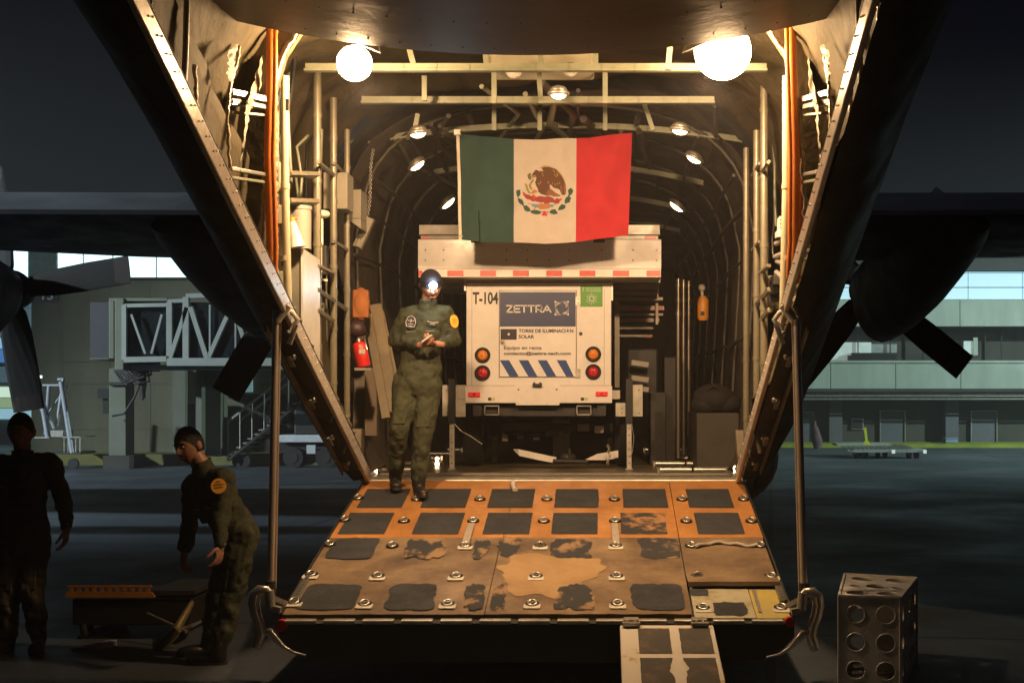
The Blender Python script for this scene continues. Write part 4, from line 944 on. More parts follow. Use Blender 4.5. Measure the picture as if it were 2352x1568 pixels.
for a in ([(1190,410),(1240,450),(1270,500),(1250,500),(1225,455)], [(1250,390),(1300,440),(1310,490),(1285,470)], [(1165,330),(1230,370),(1245,400),(1190,365)], [(1225,640),(1240,640),(1245,690),(1230,690)], [(1275,620),(1290,620),(1297,670),(1283,670)], [(1325,610),(1340,610),(1345,660),(1332,660)], [(1065,600),(1085,595),(1100,650),(1080,640)], [(850,640),(880,630),(885,670),(855,660)], [(905,590),(925,600),(915,650),(900,630)], [(930,400),(970,410),(965,425),(935,420)], [(940,450),(985,455),(975,470),(945,465)], [(1170,620),(1185,630),(1185,665),(1172,655)]): emb('feather_highlight', a, BR3, .0062)
emb('snake', [(612,455),(650,415),(700,405),(690,470),(705,540),(680,565),(640,545),(625,500)], (.10,.11,.06), .0045)
emb('snake', [(725,545),(765,545),(760,590),(700,650),(695,700),(735,765),(700,790),(650,730),(645,670),(680,610)], OL, .0045)
emb('snake', [(540,655),(575,640),(620,680),(615,740),(650,810),(690,850),(650,870),(600,800),(575,730),(575,690)], OL, .0045)
for k in range(9): emb('snake_mark', [(590+k*9,690+k*19),(605+k*9,690+k*19),(600+k*9,706+k*19)], (.03,.035,.01), .0055)
for k in range(7): emb('snake_mark', [(720-k*9,590+k*19),(735-k*9,592+k*19),(722-k*8,606+k*19)], (.03,.035,.01), .0055)
emb('claw', [(690,850),(760,775),(805,785),(850,830),(760,860),(700,880)], TN, .005)
emb('cactus', [(510,825),(550,845),(590,885),(650,890),(700,925),(760,885),(810,945),(880,920),(960,930),(1000,940),(1060,925),(1140,940),(1200,970),(1225,1010),(1260,970),(1330,985),(1390,965),(1380,1010),(1340,1040),(1320,1090),(1250,1100),(1180,1065),(1110,1070),(1060,1120),(1030,1150),(1000,1130),(985,1060),(920,1070),(830,1050),(790,1035),(720,1040),(680,1005),(600,990),(560,950),(520,890)], (.22,.045,.035), .004)
emb('cactus_pear', [(520,840),(560,855),(575,905),(535,890)], (.50,.03,.03), .0052); emb('cactus_pear', [(735,930),(770,895),(800,950),(770,1000),(740,980)], (.50,.03,.03), .0052); emb('cactus_pear', [(1330,1000),(1385,970),(1370,1020),(1340,1030)], (.50,.03,.03), .0052)
for c in ((870,985,55),(720,985,30),(1095,1010,50),(640,945,35),(1265,1030,38)): emb('cactus_pad', [(c[0]+c[2]*math.cos(a*.6283), c[1]+c[2]*.8*math.sin(a*.6283)) for a in range(10)], (.29,.028,.035), .005)
emb('stone', [(865,1095),(940,1088),(1110,1092),(1115,1200),(990,1215),(885,1222),(862,1170)], TN, .005)
emb('water', [(690,1095),(770,1100),(860,1110),(862,1185),(780,1175),(720,1150)], BL, .004); emb('water', [(1112,1110),(1270,1115),(1195,1140),(1190,1175),(1115,1170)], BL, .004)
emb('shell', [(630,1060),(690,1105),(650,1105)], TN, .004); emb('shell', [(745,1215),(790,1175),(815,1185),(770,1220)], TN, .004)
leaves = [[(360,830),(375,790),(400,785),(455,780),(462,870),(420,950),(380,920)], [(395,960),(430,970),(500,1000),(535,1080),(520,1120),(440,1090),(410,1040)], [(480,1100),(530,1110),(560,1160),(530,1165)], [(545,1140),(600,1130),(665,1190),(690,1260),(620,1275),(550,1240),(530,1180)], [(680,1265),(740,1230),(840,1235),(935,1275),(900,1320),(820,1335),(740,1320),(690,1295)],
          [(1520,790),(1580,735),(1630,770),(1635,830),(1590,900),(1540,890)], [(1530,890),(1570,895),(1555,940),(1520,930)], [(1450,1010),(1480,950),(1530,925),(1595,955),(1560,1060),(1450,1095)], [(1385,1100),(1470,1125),(1460,1190),(1400,1225),(1300,1240),(1320,1170)], [(1110,1275),(1150,1225),(1240,1215),(1270,1265),(1300,1312),(1210,1330),(1130,1310)], [(930,1268),(1110,1268),(1110,1280),(930,1282)]]
for l in leaves: emb('wreath_leaf', l, GR, .004)
emb('ribbon', [(975,1255),(1015,1255),(1020,1290),(1080,1310),(1085,1330),(1020,1310),(1060,1345),(1050,1378),(1000,1350),(975,1365),(950,1355),(925,1345),(970,1290)], (.45,.02,.03), .0052)
m = MB(); m.torus(flagpt(1060, 543, .004), .012, .003, 14, 5, Matrix.Rotation(R(90), 3, 'X')); part('grommet', m, metal_worn, FL)
m = MB(); m.bb(X(1045,FD+.05), X(1060,FD+.05), FD-.03, FD+.06, Z(311,FD), Z(299,FD)); part('clip', m, metal_worn, FL)

# ------------------------------------------------------------------ things stowed on the hold walls
stowed = solo
# grey locker hanging on the left wall
D = 9.05; m = MB(); c = [px(u, v, D) for u, v in ((660,570),(690,570),(731,597),(731,868),(718,866),(660,815))]
m.prism([(X(660,9.0), Z(812,9.0)), (X(660,9.0), Z(571,9.0)), (X(690,9.0), Z(571,9.0)), (X(690,9.0), Z(822,9.0))], .3, 'y', 9.0)
lk = empty('wall_locker', tuple(px(690, 815, 9.05)), 'grey metal wall locker with a slanted top beside the left tubes', 'locker')
part('locker_body', m, M('locker_grey_green', (.16,.155,.125), .5, .2, var=.15, scale=4), lk, bevel=.006)
m = MB(); p = [px(691,570,8.98), px(731,597,9.35), px(731,848,9.35), px(691,822,8.98)]
m.add([*p, *[q+Vector((.012,0,0)) for q in p]], [(0,1,2,3),(4,7,6,5),(0,4,5,1),(1,5,6,2),(2,6,7,3),(3,7,4,0)]); part('locker_door', m, M('locker_face', (.50,.48,.43), .4, .3, var=.2, scale=4), lk)
D = 9.2; m = MB(); m.tube([px(690, 572, D), px(690, 478, D)], .072, 24); m.tube([px(690, 482, D), px(690, 474, D)], .078, 24)
stowed('canister', m, M('canister_grey', (.25,.24,.19), .5, .1), 'dull grey round canister standing above the left wall locker', 'canister', tuple(px(690,572,D)))
D = 8.95; m = MB(); m.tube([px(684, 568, D), px(672, 510, D)], [.052,.020], 20); cn = solo('cone_bottle', m, white_worn, 'pale tapered bottle with orange nozzle on the left locker', 'bottle', tuple(px(684,568,D)))
m = MB(); m.tube([px(672,511,D), px(671,500,D)], .018, 12); m.tube([px(666,503,D), px(684,501,D)], .008, 8); part('nozzle', m, orange, cn)
D = 9.6; m = MB(); m.ball(px(742, 492, D), (.05,.05,.03)); m.tube([px(738,495,D), px(738,560,D), px(742,562,D)], .014, 10); m.tube([px(736,560,D), px(736,640,D), px(752,646,D)], .012, 10)
stowed('horn_fitting', m, M('cream_tube', (0,0,0)), 'cream horn-shaped fitting on a thin pipe between the left tubes', 'pipe fitting', tuple(px(742,492,D)))
D = 10.7; m = MB(); m.bb(X(795,D), X(829,D), D, D+.3, Z(502,D), Z(435,D)); m.prism([(X(795,D), Z(502,D)), (X(829,D), Z(502,D)), (X(829,D), Z(526,D))], .3, 'y', D)
stowed('junction_box', m, M('box_olive', (.21,.19,.14), .6), 'olive junction box high on the left wall behind the tubes', 'box', tuple(px(812,502,D)), bevel=.006)
D = 10.2; m = MB(); m.bb(X(742,D), X(798,D), D, D+.25, Z(480,D), Z(395,D)); stowed('equipment_box', m, MATS['box_olive'], 'square olive equipment box between the left tubes near the top', 'box', tuple(px(770,480,D)), bevel=.008)
D = 11; m = MB(); m.box(px(836, 535, D), (.07,.08,.26), Matrix.Rotation(R(24), 3, 'Y')); m.box(px(828, 556, D-.05), (.05,.03,.09), Matrix.Rotation(R(24), 3, 'Y')); stowed('wall_unit', m, MATS['box_olive'], 'slanted unit hanging at the end of a chain on the left wall', 'unit', tuple(px(836,535,D)), bevel=.005)
m = MB()
for k in range(36): m.torus(px(857-k*.42-2*math.sin(k*.2), 345+k*4.9, 11), .011, .003, 8, 4, Matrix.Rotation(R(90*(k % 2)), 3, 'Z') @ Matrix.Rotation(R(90), 3, 'X'))
stowed('hanging_chain', m, metal_worn, 'thin chain hanging down the dark left wall', 'chain', tuple(px(857,345,11)))
# amber life vest pouch, extinguishers
D = 11.2; m = MB(); m.ball(px(829, 698, D), (.075,.05,.135), 16, 12); m.box(px(829, 698, D), (.13,.07,.23)); stowed('wall_pouch', m, M('amber_fabric', (.34,.12,.03), .8, var=.2, bump=.004), 'dull orange pouch hanging on the left wall above the red extinguisher', 'pouch', tuple(px(829,698,D)), bevel=.03)
D = 11.0; m = MB(); m.ball(px(818, 755, D), (.075,.07,.07), 16, 10); stowed('helmet', m, M('dark_maroon', (.035,.016,.018), .5), 'dark round helmet hanging above the red extinguisher', 'helmet', tuple(px(818,755,D)))
D = 10.9; base = px(835, 840, D); EX = empty('fire_extinguisher', tuple(base), 'red fire extinguisher fixed to the left wall behind the tubes', 'fire extinguisher')
m = MB(); t0, t1 = px(836, 842, D), px(824, 785, D); d = (t1-t0); m.tube([t0, t0+d*.05, t0+d*.85, t0+d*.98, t1], [.05,.056,.056,.045,.02], 20); part('cylinder', m, red, EX)
m = MB(); m.tube([t1, t1+d*.12], .02, 10); m.beam(t1+d*.12, t1+d*.12+Vector((.06,-.03,.02)), .012, .012); m.tube([t1, t1+Vector((.05,-.02,.03)), t1+Vector((.07,-.03,-.06))], .008, 8); part('valve', m, metal, EX)
m = MB(); m.box((t0+d*.6)+Vector((.02,-.056,0)), (.05,.004,.035)); part('label_plate', m, white_worn, EX)
m = MB(); m.box(t0+Vector((0,.0,-.02)), (.13,.12,.02)); part('bracket', m, metal_worn, EX)
D = 13.2; base = px(1615, 735, D); EX = empty('fire_extinguisher', tuple(base), 'yellow bottle extinguisher with a pale round cap on the right hold wall', 'fire extinguisher')
m = MB(); m.tube([px(1615,736,D), px(1615,730,D), px(1615,690,D), px(1614,680,D)], [.04,.055,.055,.03], 20); part('cylinder', m, M('amber_paint', (.62,.25,.03), .45), EX)
m = MB(); m.ball(px(1612, 661, D), (.036,.036,.036)); m.tube([px(1612,664,D), px(1613,682,D)], .015); part('cap', m, white_worn, EX); m = MB(); m.bb(X(1608,D), X(1617,D), D-.06, D-.056, Z(725,D), Z(716,D)); part('label_plate', m, dark, EX)
# leaning boards
for k, (ua, va, ub, vb, w) in enumerate(((844,722,886,960,.06),(862,700,905,945,.09),(873,715,920,935,.05))):
    D = 11.3+k*.12; m = MB(); m.beam(px(ua, va, D+.3), px(ub, vb, D), .03, w, (1,0,0)); m.beam(px(ua, va, D+.3)+Vector((w*.55,0,0)), px(ub, vb, D)+Vector((w*.55,0,0)), .04, .012, (1,0,0))
    stowed('leaning_beam', m, M('beam_tan', (.19,.15,.09), .5, .2, var=.2), ['leftmost and longest of the tan metal beams leaning on the left wall', 'middle and widest of the tan metal beams leaning on the left wall', 'rightmost of the tan metal beams leaning behind the standing man'][k], 'beam', tuple(px(ub, vb, D)), 'beams leaning against the left wall')
D = 11.6; m = MB(); m.bb(X(808,D), X(838,D), D, D+.3, Z(990,D), Z(850,D)); stowed('panel_box', m, MATS['box_olive'], 'tall olive panel box low on the left wall under the extinguisher', 'box', tuple(px(820,990,D)), bevel=.006)
D = 11.45; m = MB(); m.bb(X(838,D), X(865,D), D, D+.1, Z(1000,D), Z(848,D)); stowed('board', m, M('board_brown', (.24,.19,.14), .6, var=.15), 'flat upright brown board beside the olive panel box', 'board', tuple(px(850,1000,D)))
D = 11.0; m = MB(); m.prism([(X(792,D), Z(985,D)), (X(830,D), Z(985,D)), (X(830,D), Z(1055,D)), (X(842,D), Z(1078,D)), (X(815,D), Z(1078,D)), (X(795,D), Z(1040,D))], .12, 'y', D); stowed('corner_bracket', m, M('bracket_tan', (.22,.19,.14), .5), 'tan sheet metal bracket at the left end of the ramp hinge', 'bracket', tuple(px(815,1078,D)))
# right side
D = 12.6; m = MB(); m.bb(X(1600,D), X(1698,D), D, D+1.2, ZF+.005, Z(948,D)); stowed('storage_bin', m, M('bin_brown', (.04,.033,.027), .6, var=.2), 'low dark brown storage bin along the right hold wall', 'bin', tuple(px(1650,1075,D)), bevel=.01)
D = 12.8
m = MB(); m.ball(px(1640, 915, D), (.20,.16,.14), 18, 12); m.ball(px(1622, 928, D), (.14,.14,.1), 14, 10); m.ball(px(1668, 925, D), (.15,.13,.1), 14, 10); m.tube([px(1618,900,D-.1), px(1640,885,D-.15), px(1665,905,D-.1)], .014, 8)
stowed('kit_bag', m, M('black_canvas', (.012,.011,.010), .85, var=.3, bump=.01, bscale=9), 'black soft kit bag lying on the brown storage bin', 'bag', tuple(px(1640,945,D)))
for k, (u, D) in enumerate(((1558, 13.4), (1570, 13.9), (1582, 14.5))):
    m = MB(); m.tube([px(u, 1052-(k*8), D), px(u, 640+k*3, D)], .022, 12)
    for v in (655, 690, 720): m.tube([px(u, v-4, D), px(u, v+4, D)], .032, 12)
    stowed('hold_post', m, M('dull_steel', (.30,.26,.21), .3, .8), ['leftmost of three slim steel posts inside the hold right of the trailer', 'middle of three slim steel posts inside the hold', 'rightmost of three slim steel posts, left of the yellow bottle'][k], 'post', tuple(px(u, 1052-k*8, D)), 'steel posts right of the trailer')
D = 13.6; m = MB(); m.bb(X(1525,D), X(1560,D), D, D+.5, ZF+.005, Z(820,D)); m.bb(X(1492,D), X(1528,D), D-.2, D+.3, ZF+.005, Z(900,D)); stowed('equipment_crate', m, dark, 'dark equipment crate strapped right of the trailer', 'crate', tuple(px(1530,1000,D)), bevel=.01)
m = MB(); D = 11.2; m.prism([(X(1690,D), Z(988,D)), (X(1712,D), Z(988,D)), (X(1712,D), Z(1066,D)), (X(1700,D), Z(1080,D)), (X(1694,D), Z(1040,D))], .1, 'y', D); stowed('corner_bracket', m, M('bracket_tan', (0,0,0)), 'tan sheet metal bracket at the right end of the ramp hinge', 'bracket', tuple(px(1702,1078,D)))
D = 9.0; m = MB(); m.bb(X(1790,D), X(1806,D), D, D+.12, Z(532,D), Z(497,D)); m.bb(X(1784,D), X(1806,D), D-.02, D+.1, Z(545,D), Z(530,D)); o = stowed('first_aid_box', m, white_worn, 'small white box with red stripes high on the right wall', 'box', tuple(px(1795,540,D)), bevel=.004)
m = MB(); 
for v in (503, 512, 521, 530): m.bb(X(1791,D), X(1805.5,D), D-.004, D-.001, Z(v+3,D), Z(v,D))
part('red_stripe', m, red, o)
for k, (ua, va, ub, vb) in enumerate(((1782,560,1802,552),(1780,590,1800,582),(1785,600,1802,608),(1783,625,1800,640))):
    m = MB(); m.tube([px(ua, va, 9.1), px(ub, vb, 9.0)], .018, 8); part('wall_fitting', m, metal_worn, AC)
# orange hoses hanging beside the sill
for s, pts in ((-1, ((622,-60),(621,170),(616,360),(622,560),(621,668))), (1, ((1817,-60),(1820,130),(1827,360),(1826,560),(1821,640)))):
    D = 8.1; m = MB(); P = [px(u, v, D) for u, v in pts]; Q = []
    for a, b in zip(P, P[1:]): Q += [a.lerp(b, k/6) for k in range(6)]
    Q.append(P[-1]); r = [.026]*(len(Q)-3)+[.024,.02,.016]; m.tube(Q, r, 14)
    m2 = [q+Vector((.030 if s < 0 else -.030, -.002, 0)) for q in Q]; m.tube(m2, [x*.55 for x in r], 12)
    if s > 0: m.tube([q+Vector((.032, .12, 0)) for q in Q[10:]], .03, 12)
    solo('orange_hose', m, orange, 'long glossy orange hose hanging inside the %s edge of the opening' % ('left' if s < 0 else 'right'), 'hose', tuple(P[-1]), 'orange hoses at the opening')
# ------------------------------------------------------------------ people
def limb(mb, pts, rs, n=14, flat=1.):
    P = [Vector(p) for p in pts]; Q = []; q = []
    for i in range(len(P)-1):
        for k in range(6): t_ = k/6; Q.append(P[i].lerp(P[i+1], t_)); q.append(rs[i]+(rs[i+1]-rs[i])*t_)
    Q.append(P[-1]); q.append(rs[-1])
    mb.tube(Q, q, n)
    for p, r in zip(P, rs): mb.ball(p, r*.995, 14, 9)
def torso(mb, rings):
    R_ = []
    for c, a, b, wa, wb in rings:
        c, a, b = Vector(c), Vector(a).normalized(), Vector(b).normalized()
        R_.append([c+a*wa*math.copysign(abs(math.cos(t_))**.8, math.cos(t_))+b*wb*math.copysign(abs(math.sin(t_))**.9, math.sin(t_)) for t_ in [2*math.pi*k/24 for k in range(24)]])
    mb.loft(R_, True, True)
def voxel(o, size, smooth=3):
    r = o.modifiers.new('remesh', 'REMESH'); r.mode = 'VOXEL'; r.voxel_size = size; r.use_smooth_shade = True
    s_ = o.modifiers.new('smooth', 'SMOOTH'); s_.iterations = smooth; s_.factor = .5
fold_tex = bpy.data.textures.new('folds', 'CLOUDS'); fold_tex.noise_scale = .085; fold_tex.noise_depth = 2
def folds(o, st):
    d = o.modifiers.new('folds', 'DISPLACE'); d.texture = fold_tex; d.strength = st; d.mid_level = .5; d.texture_coords = 'LOCAL'
def head_mb(mb, c, face, up):
    c = Vector(c); f = Vector(face).normalized(); u_ = Vector(up); u_ = (u_-f*u_.dot(f)).normalized(); r_ = f.cross(u_)
    vs = []; fs = []; seg_, rg = 40, 30
    for i in range(rg+1):
        th = math.pi*i/rg
        for k in range(seg_):
            ph = 2*math.pi*k/seg_; dx, dy, dz = math.sin(th)*math.sin(ph), math.sin(th)*math.cos(ph), math.cos(th)
            x, y, z = .080*dx, .100*dy, .122*dz
            if dz < 0: x *= 1-.30*(-dz)**1.3; y *= 1-.08*(-dz)
            if dy > .2:
                g_ = lambda a, b, s1, s2: math.exp(-((dx-a)/s1)**2-((dz-b)/s2)**2)
                y += .024*g_(0,-.18,.13,.20)+.010*g_(0,-.34,.20,.09)          # nose
                y -= .012*(g_(.36,.02,.17,.12)+g_(-.36,.02,.17,.12))           # eye sockets
                y += .007*(g_(.34,.22,.3,.08)+g_(-.34,.22,.3,.08))             # brow
                y += .006*g_(0,-.56,.22,.05)+.006*g_(0,-.66,.20,.05)-.006*g_(0,-.61,.25,.03)+.008*g_(0,-.86,.3,.12)
            vs.append(c+r_*x+f*y+u_*z)
    for i in range(rg):
        for k in range(seg_): fs.append((i*seg_+k, (i+1)*seg_+k, (i+1)*seg_+(k+1) % seg_, i*seg_+(k+1) % seg_))
    mb.add(vs, fs, True)
    for s in (-1, 1):
        e = c+r_*s*.079-f*.008-u_*.006; m3 = Matrix((r_, f, u_)).transposed(); mb.ball(e, (.010,.019,.032), 12, 8, m3); mb.ball(e+r_*s*.008+f*-.006, (.006,.017,.028), 10, 6, m3)
    return r_, f, u_
def hand_mb(mb, w, fd, pn, side_, curl=.5, size=1.):
    """w wrist, fd finger direction, pn palm normal (towards the palm side), side_ thumb side vector"""
    w, fd, pn, sd = Vector(w), Vector(fd).normalized(), Vector(pn).normalized(), Vector(side_).normalized()
    m3 = Matrix((sd, fd, pn)).transposed()
    mb.ball(w+fd*.045*size, (.040*size, .052*size, .017*size), 16, 10, m3)
    limb(mb, [w-fd*.02, w+fd*.02], [.026*size, .026*size])
    for k, (o, L, r) in enumerate(((.030,.078,.0095),(.010,.088,.010),(-.010,.082,.0095),(-.029,.064,.0085))):
        b = w+fd*.082*size+sd*o*size; pts = [b-fd*.02, b]; d = fd.copy(); c_ = curl*(1+.12*k)
        for j in range(3):
            ax = sd; d = (Matrix.Rotation(c_*.75*(1 if (fd.cross(pn)).dot(ax) > 0 else 1)*1., 3, fd.cross(pn)) @ d); pts.append(pts[-1]+d*L*size*(.42, .33, .25)[j])
        limb(mb, pts, [r*size*q for q in (1.05, 1.05, 1, .92, .8)], 10)
    b = w+fd*.025*size+sd*.03*size; d = (sd*.75+fd*.65+pn*.25).normalized(); p1 = b+d*.038*size; d2 = (fd*.85+sd*.3+pn*.4).normalized(); p2 = p1+d2*.032*size; p3 = p2+(d2+pn*.3).normalized()*.024*size
    limb(mb, [b-d*.01, p1, p2, p3], [.013*size,.0115*size,.0105*size,.009*size], 10)

def person(J, label, face, headup, suit_m, hairtype, curl=(.5,.5), patches=(), boots=True, group=None):
    """J: dict of joints in world space; sides r (picture left) and l (picture right)"""
    base = ((J['ank_r']+J['ank_l'])/2).copy(); base.z = min(J['ank_r'].z, J['ank_l'].z)-.09
    P = empty('person', tuple(base), label, 'person', group)
    sa = (J['sh_l']-J['sh_r']).normalized(); ha = (J['hip_l']-J['hip_r']).normalized()
    pel = (J['hip_r']+J['hip_l'])/2; chest = (J['sh_r']+J['sh_l'])/2; neck = J['neck']; spine = (chest-pel).normalized()
    fr = spine.cross(sa).normalized()
    if fr.dot(Vector(face)) < 0: fr = -fr
    fh = spine.cross(ha).normalized()
    if fh.dot(fr) < 0: fh = -fh
    mid = pel.lerp(chest, .45)+J.get('belly', Vector((0,0,0)))
    def tor(mb, g):
        torso(mb, [(pel-spine*.10, ha, fh, .10+g, .085+g), (pel-spine*.03, ha, fh, .160+g, .115+g), (pel+spine*.07, ha, fh, .158+g, .112+g), (mid-spine*.02, ha+sa, fh+fr, .140+g, .100+g), (mid+spine*.12, sa, fr, .156+g, .110+g), (chest-spine*.06, sa, fr, .165+g, .100+g), (chest+spine*.015, sa, fr, .120+g, .070+g), (chest.lerp(neck, .55), sa, fr, .085+g*.5, .066+g*.5), (neck, sa, fr, .056, .056)])
    b = MB(); tor(b, -.012)
    hd = J['head']; limb(b, [chest.lerp(neck, .4), neck, neck.lerp(hd, .75)], [.062,.056,.055])
    for s in 'rl':
        limb(b, [J['sh_'+s], J['el_'+s], J['wr_'+s]], [.046,.038,.026]); limb(b, [J['hip_'+s], J['kn_'+s], J['ank_'+s]], [.075,.050,.038])
        limb(b, [J['ank_'+s], J['ank_'+s]+Vector((0,0,-.05)), J['toe_'+s]], [.036,.034,.028])
    for i, s in enumerate('rl'): hand_mb(b, J['wr_'+s], J['hd_'+s], J['pn_'+s], J['th_'+s], curl[i])
    r_, f_, u_ = head_mb(b, hd, face, headup)
    body = part('body', b, skin, P); voxel(body, .0052, 2)
    # flight suit with collar, cuffs, seat and knees following the body
    c = MB(); tor(c, .016)
    for s in 'rl':
        sh, el, wr = J['sh_'+s], J['el_'+s], J['wr_'+s]; limb(c, [chest.lerp(sh, .55), sh, sh.lerp(el, .5), el, el.lerp(wr, .5), el.lerp(wr, .93)], [.078,.074,.064,.056,.052,.044])
        hp, kn, an = J['hip_'+s], J['kn_'+s], J['ank_'+s]; limb(c, [hp, hp.lerp(kn, .45), kn, kn.lerp(an, .45), an+(kn-an)*.16], [.112,.098,.076,.072,.062])
        q = MB()
    st_ = part('flight_suit', c, suit_m, P); voxel(st_, .011, 3); folds(st_, .045)
    k = MB(); ax = (neck-chest).normalized()
    k.loft([[neck+ax*h+sa*w*math.cos(t_)+fr*w*.95*math.sin(t_) for t_ in [2*math.pi*j/20 for j in range(20)]] for h, w in ((-.055,.085),(.0,.070),(.022,.074),(.018,.066),(-.03,.062))], True, False); part('collar', k, suit_m, st_)
    for s in 'rl':
        bt = MB(); an, toe = J['ank_'+s], J['toe_'+s]; fd = (toe-an); fd.z = 0; fd.normalize(); rs = Vector((-fd.y, fd.x, 0)); zz = an.z-.09
        up = (J['kn_'+s]-an).normalized()
        limb(bt, [an+up*.17, an+up*.06, an], [.060,.055,.055]); m3 = Matrix((rs, fd, Vector((0,0,1)))).transposed()
        bt.ball(an+fd*.0+Vector((0,0,-.035)), (.045,.06,.055), 14, 10, m3); bt.ball(an+fd*.10+Vector((0,0,-.050)), (.050,.10,.040), 16, 10, m3); bt.ball(an+fd*.155+Vector((0,0,-.055)), (.047,.055,.034), 14, 10, m3)
        o = part('boot', bt, boot, P); voxel(o, .009, 2)
        so = MB(); pts = []
        for t_ in range(24):
            a = 2*math.pi*t_/24; L = .135 if math.sin(a) > 0 else .135; pts.append(an+fd*(.075+L*math.sin(a))+rs*(.046+.008*math.sin(a))*math.cos(a))
        so.loft([[Vector((p.x, p.y, zz)) for p in pts], [Vector((p.x, p.y, zz+.022)) for p in pts]], True, True, False); part('sole', so, rubber, o)
    # belt tabs, chest pockets with zips
    for sgn in (-1, 1):
        pk = MB(); cc = chest-spine*.20+sa*sgn*.075+fr*.125; mm3 = Matrix((sa, fr, spine)).transposed(); pk.box(cc, (.085,.012,.10), mm3); part('pocket', pk, suit_m, st_, bevel=.006)
        zp = MB(); zp.beam(cc+spine*.055-sa*.035+fr*.008, cc+spine*.055+sa*.035+fr*.008, .004, .004); part('zip', zp, metal_worn, st_)
    for sg in 'rl':
        hp, kn = J['hip_'+sg], J['kn_'+sg]; d = (kn-hp).normalized(); cc = hp.lerp(kn, .72)+fh*.075; mm3 = Matrix((ha, fh, -d)).transposed(); pk = MB(); pk.box(cc, (.10,.014,.13), mm3); part('pocket', pk, suit_m, st_, bevel=.006)
    m3 = Matrix((r_, f_, u_)).transposed()
    if hairtype == 'cap':
        h = MB(); rows = []
        for i in range(10):
            th = math.pi*.50*i/9; rows.append([hd+u_*.028+m3 @ Vector((.087*math.sin(th)*math.cos(a), .106*math.sin(th)*math.sin(a), .098*math.cos(th)+.002)) for a in [2*math.pi*j/28 for j in range(28)]])
        rows.append([hd+u_*.005+m3 @ Vector((.086*math.cos(a), .105*math.sin(a), 0)) for a in [2*math.pi*j/28 for j in range(28)]])
        h.loft(rows, True, False); cap = part('cap', h, M('navy_knit', (.014,.016,.030), .85, var=.3, bump=.002, bscale=120), P)
        q = MB(); q.loft([[hd+u_*hh+m3 @ Vector((.0895*math.cos(a), .109*math.sin(a), 0)) for a in [2*math.pi*j/28 for j in range(28)]] for hh in (.028, .052)], True, False); part('headlamp_strap', q, black, cap)
        c0 = hd+u_*.040+f_*.118+r_*.0; q = MB(); q.box(c0-f_*.002, (.055,.022,.036), m3); hl = part('headlamp', q, black, cap, bevel=.005)
        q = MB(); q.ball(c0+f_*.014, (.030,.014,.028), 16, 10, m3); part('lamp_glass', q, M('headlamp_glow', (.9,.95,1), .3, emit=(.66,.87,1.0), es=260), hl)
        q = MB()
        for j in range(28):
            a = 2*math.pi*j/28
            if math.sin(a) < .35: q.ball(hd-u_*.012+m3 @ Vector((.080*math.cos(a), .100*math.sin(a), 0)), (.012,.012,.028), 8, 6, m3)
        part('hair', q, hair_m, P)
    else:
        h = MB(); rows = []
        for i in range(12):
            th = math.pi*.62*i/11; row = []
            for j in range(36):
                a = 2*math.pi*j/36; t2 = th*(1-.42*max(0, math.sin(a))**.7)
                n_ = 1+.02*noise.noise(Vector((i*.9, j*.8, hd.x))); row.append(hd+m3 @ Vector((.085*n_*math.sin(t2)*math.cos(a), (.106*n_*math.sin(t2)*math.sin(a))-.004, .128*n_*math.cos(t2))))
            rows.append(row)
        h.loft(rows, True, False); part('hair', h, hair_m, P)
    for s in (-1, 1):
        e = MB(); e.ball(hd+m3 @ Vector((s*.029, .083, .003)), (.0135,.008,.008), 12, 8, m3); eo = part('eye', e, M('eye_white', (.55,.5,.45), .3, var=.02), P)
        e = MB(); e.ball(hd+m3 @ Vector((s*.029, .0895, .002)), (.006,.003,.006), 10, 6, m3); part('iris', e, black, eo)
        e = MB(); e.tube([hd+m3 @ Vector((s*x, y, z)) for x, y, z in ((.013,.0975,.021),(.030,.0955,.027),(.047,.084,.022))], .004, 6); part('eyebrow', e, hair_m, P)
    e = MB(); e.tube([hd+m3 @ Vector((x, y, -.070)) for x, y in ((-.023,.085),(-.010,.0965),(0,.0985),(.010,.0965),(.023,.085))], .0048, 6); part('mouth', e, M('lips', (.24,.075,.06), .5, var=.05), P)
    return P, dict(chest=chest, sa=sa, fr=fr, spine=spine, suit=st_, fh=fh, ha=ha, pel=pel)
def badge(info, pos, nrm, upv, w, h, mat, name, label, inner=None):
    n_ = Vector(nrm).normalized(); u_ = Vector(upv); u_ = (u_-n_*u_.dot(n_)).normalized(); r_ = u_.cross(n_); m = MB(); P_ = []
    for t_ in range(24):
        a = 2*math.pi*t_/24; P_.append(Vector(pos)+r_*w*math.cos(a)+u_*h*math.sin(a))
    m.loft([P_, [p+n_*.006 for p in P_]], True, True, False); o = part(name, m, mat, info['suit'], label)
    if inner:
        for (a0, b0, a1, b1, t_) in inner[1]:
            q = MB(); q.beam(Vector(pos)+r_*a0*w+u_*b0*h+n_*.008, Vector(pos)+r_*a1*w+u_*b1*h+n_*.008, t_, t_*.6); part('badge_mark', q, inner[0], o)
    return o

V_ = Vector
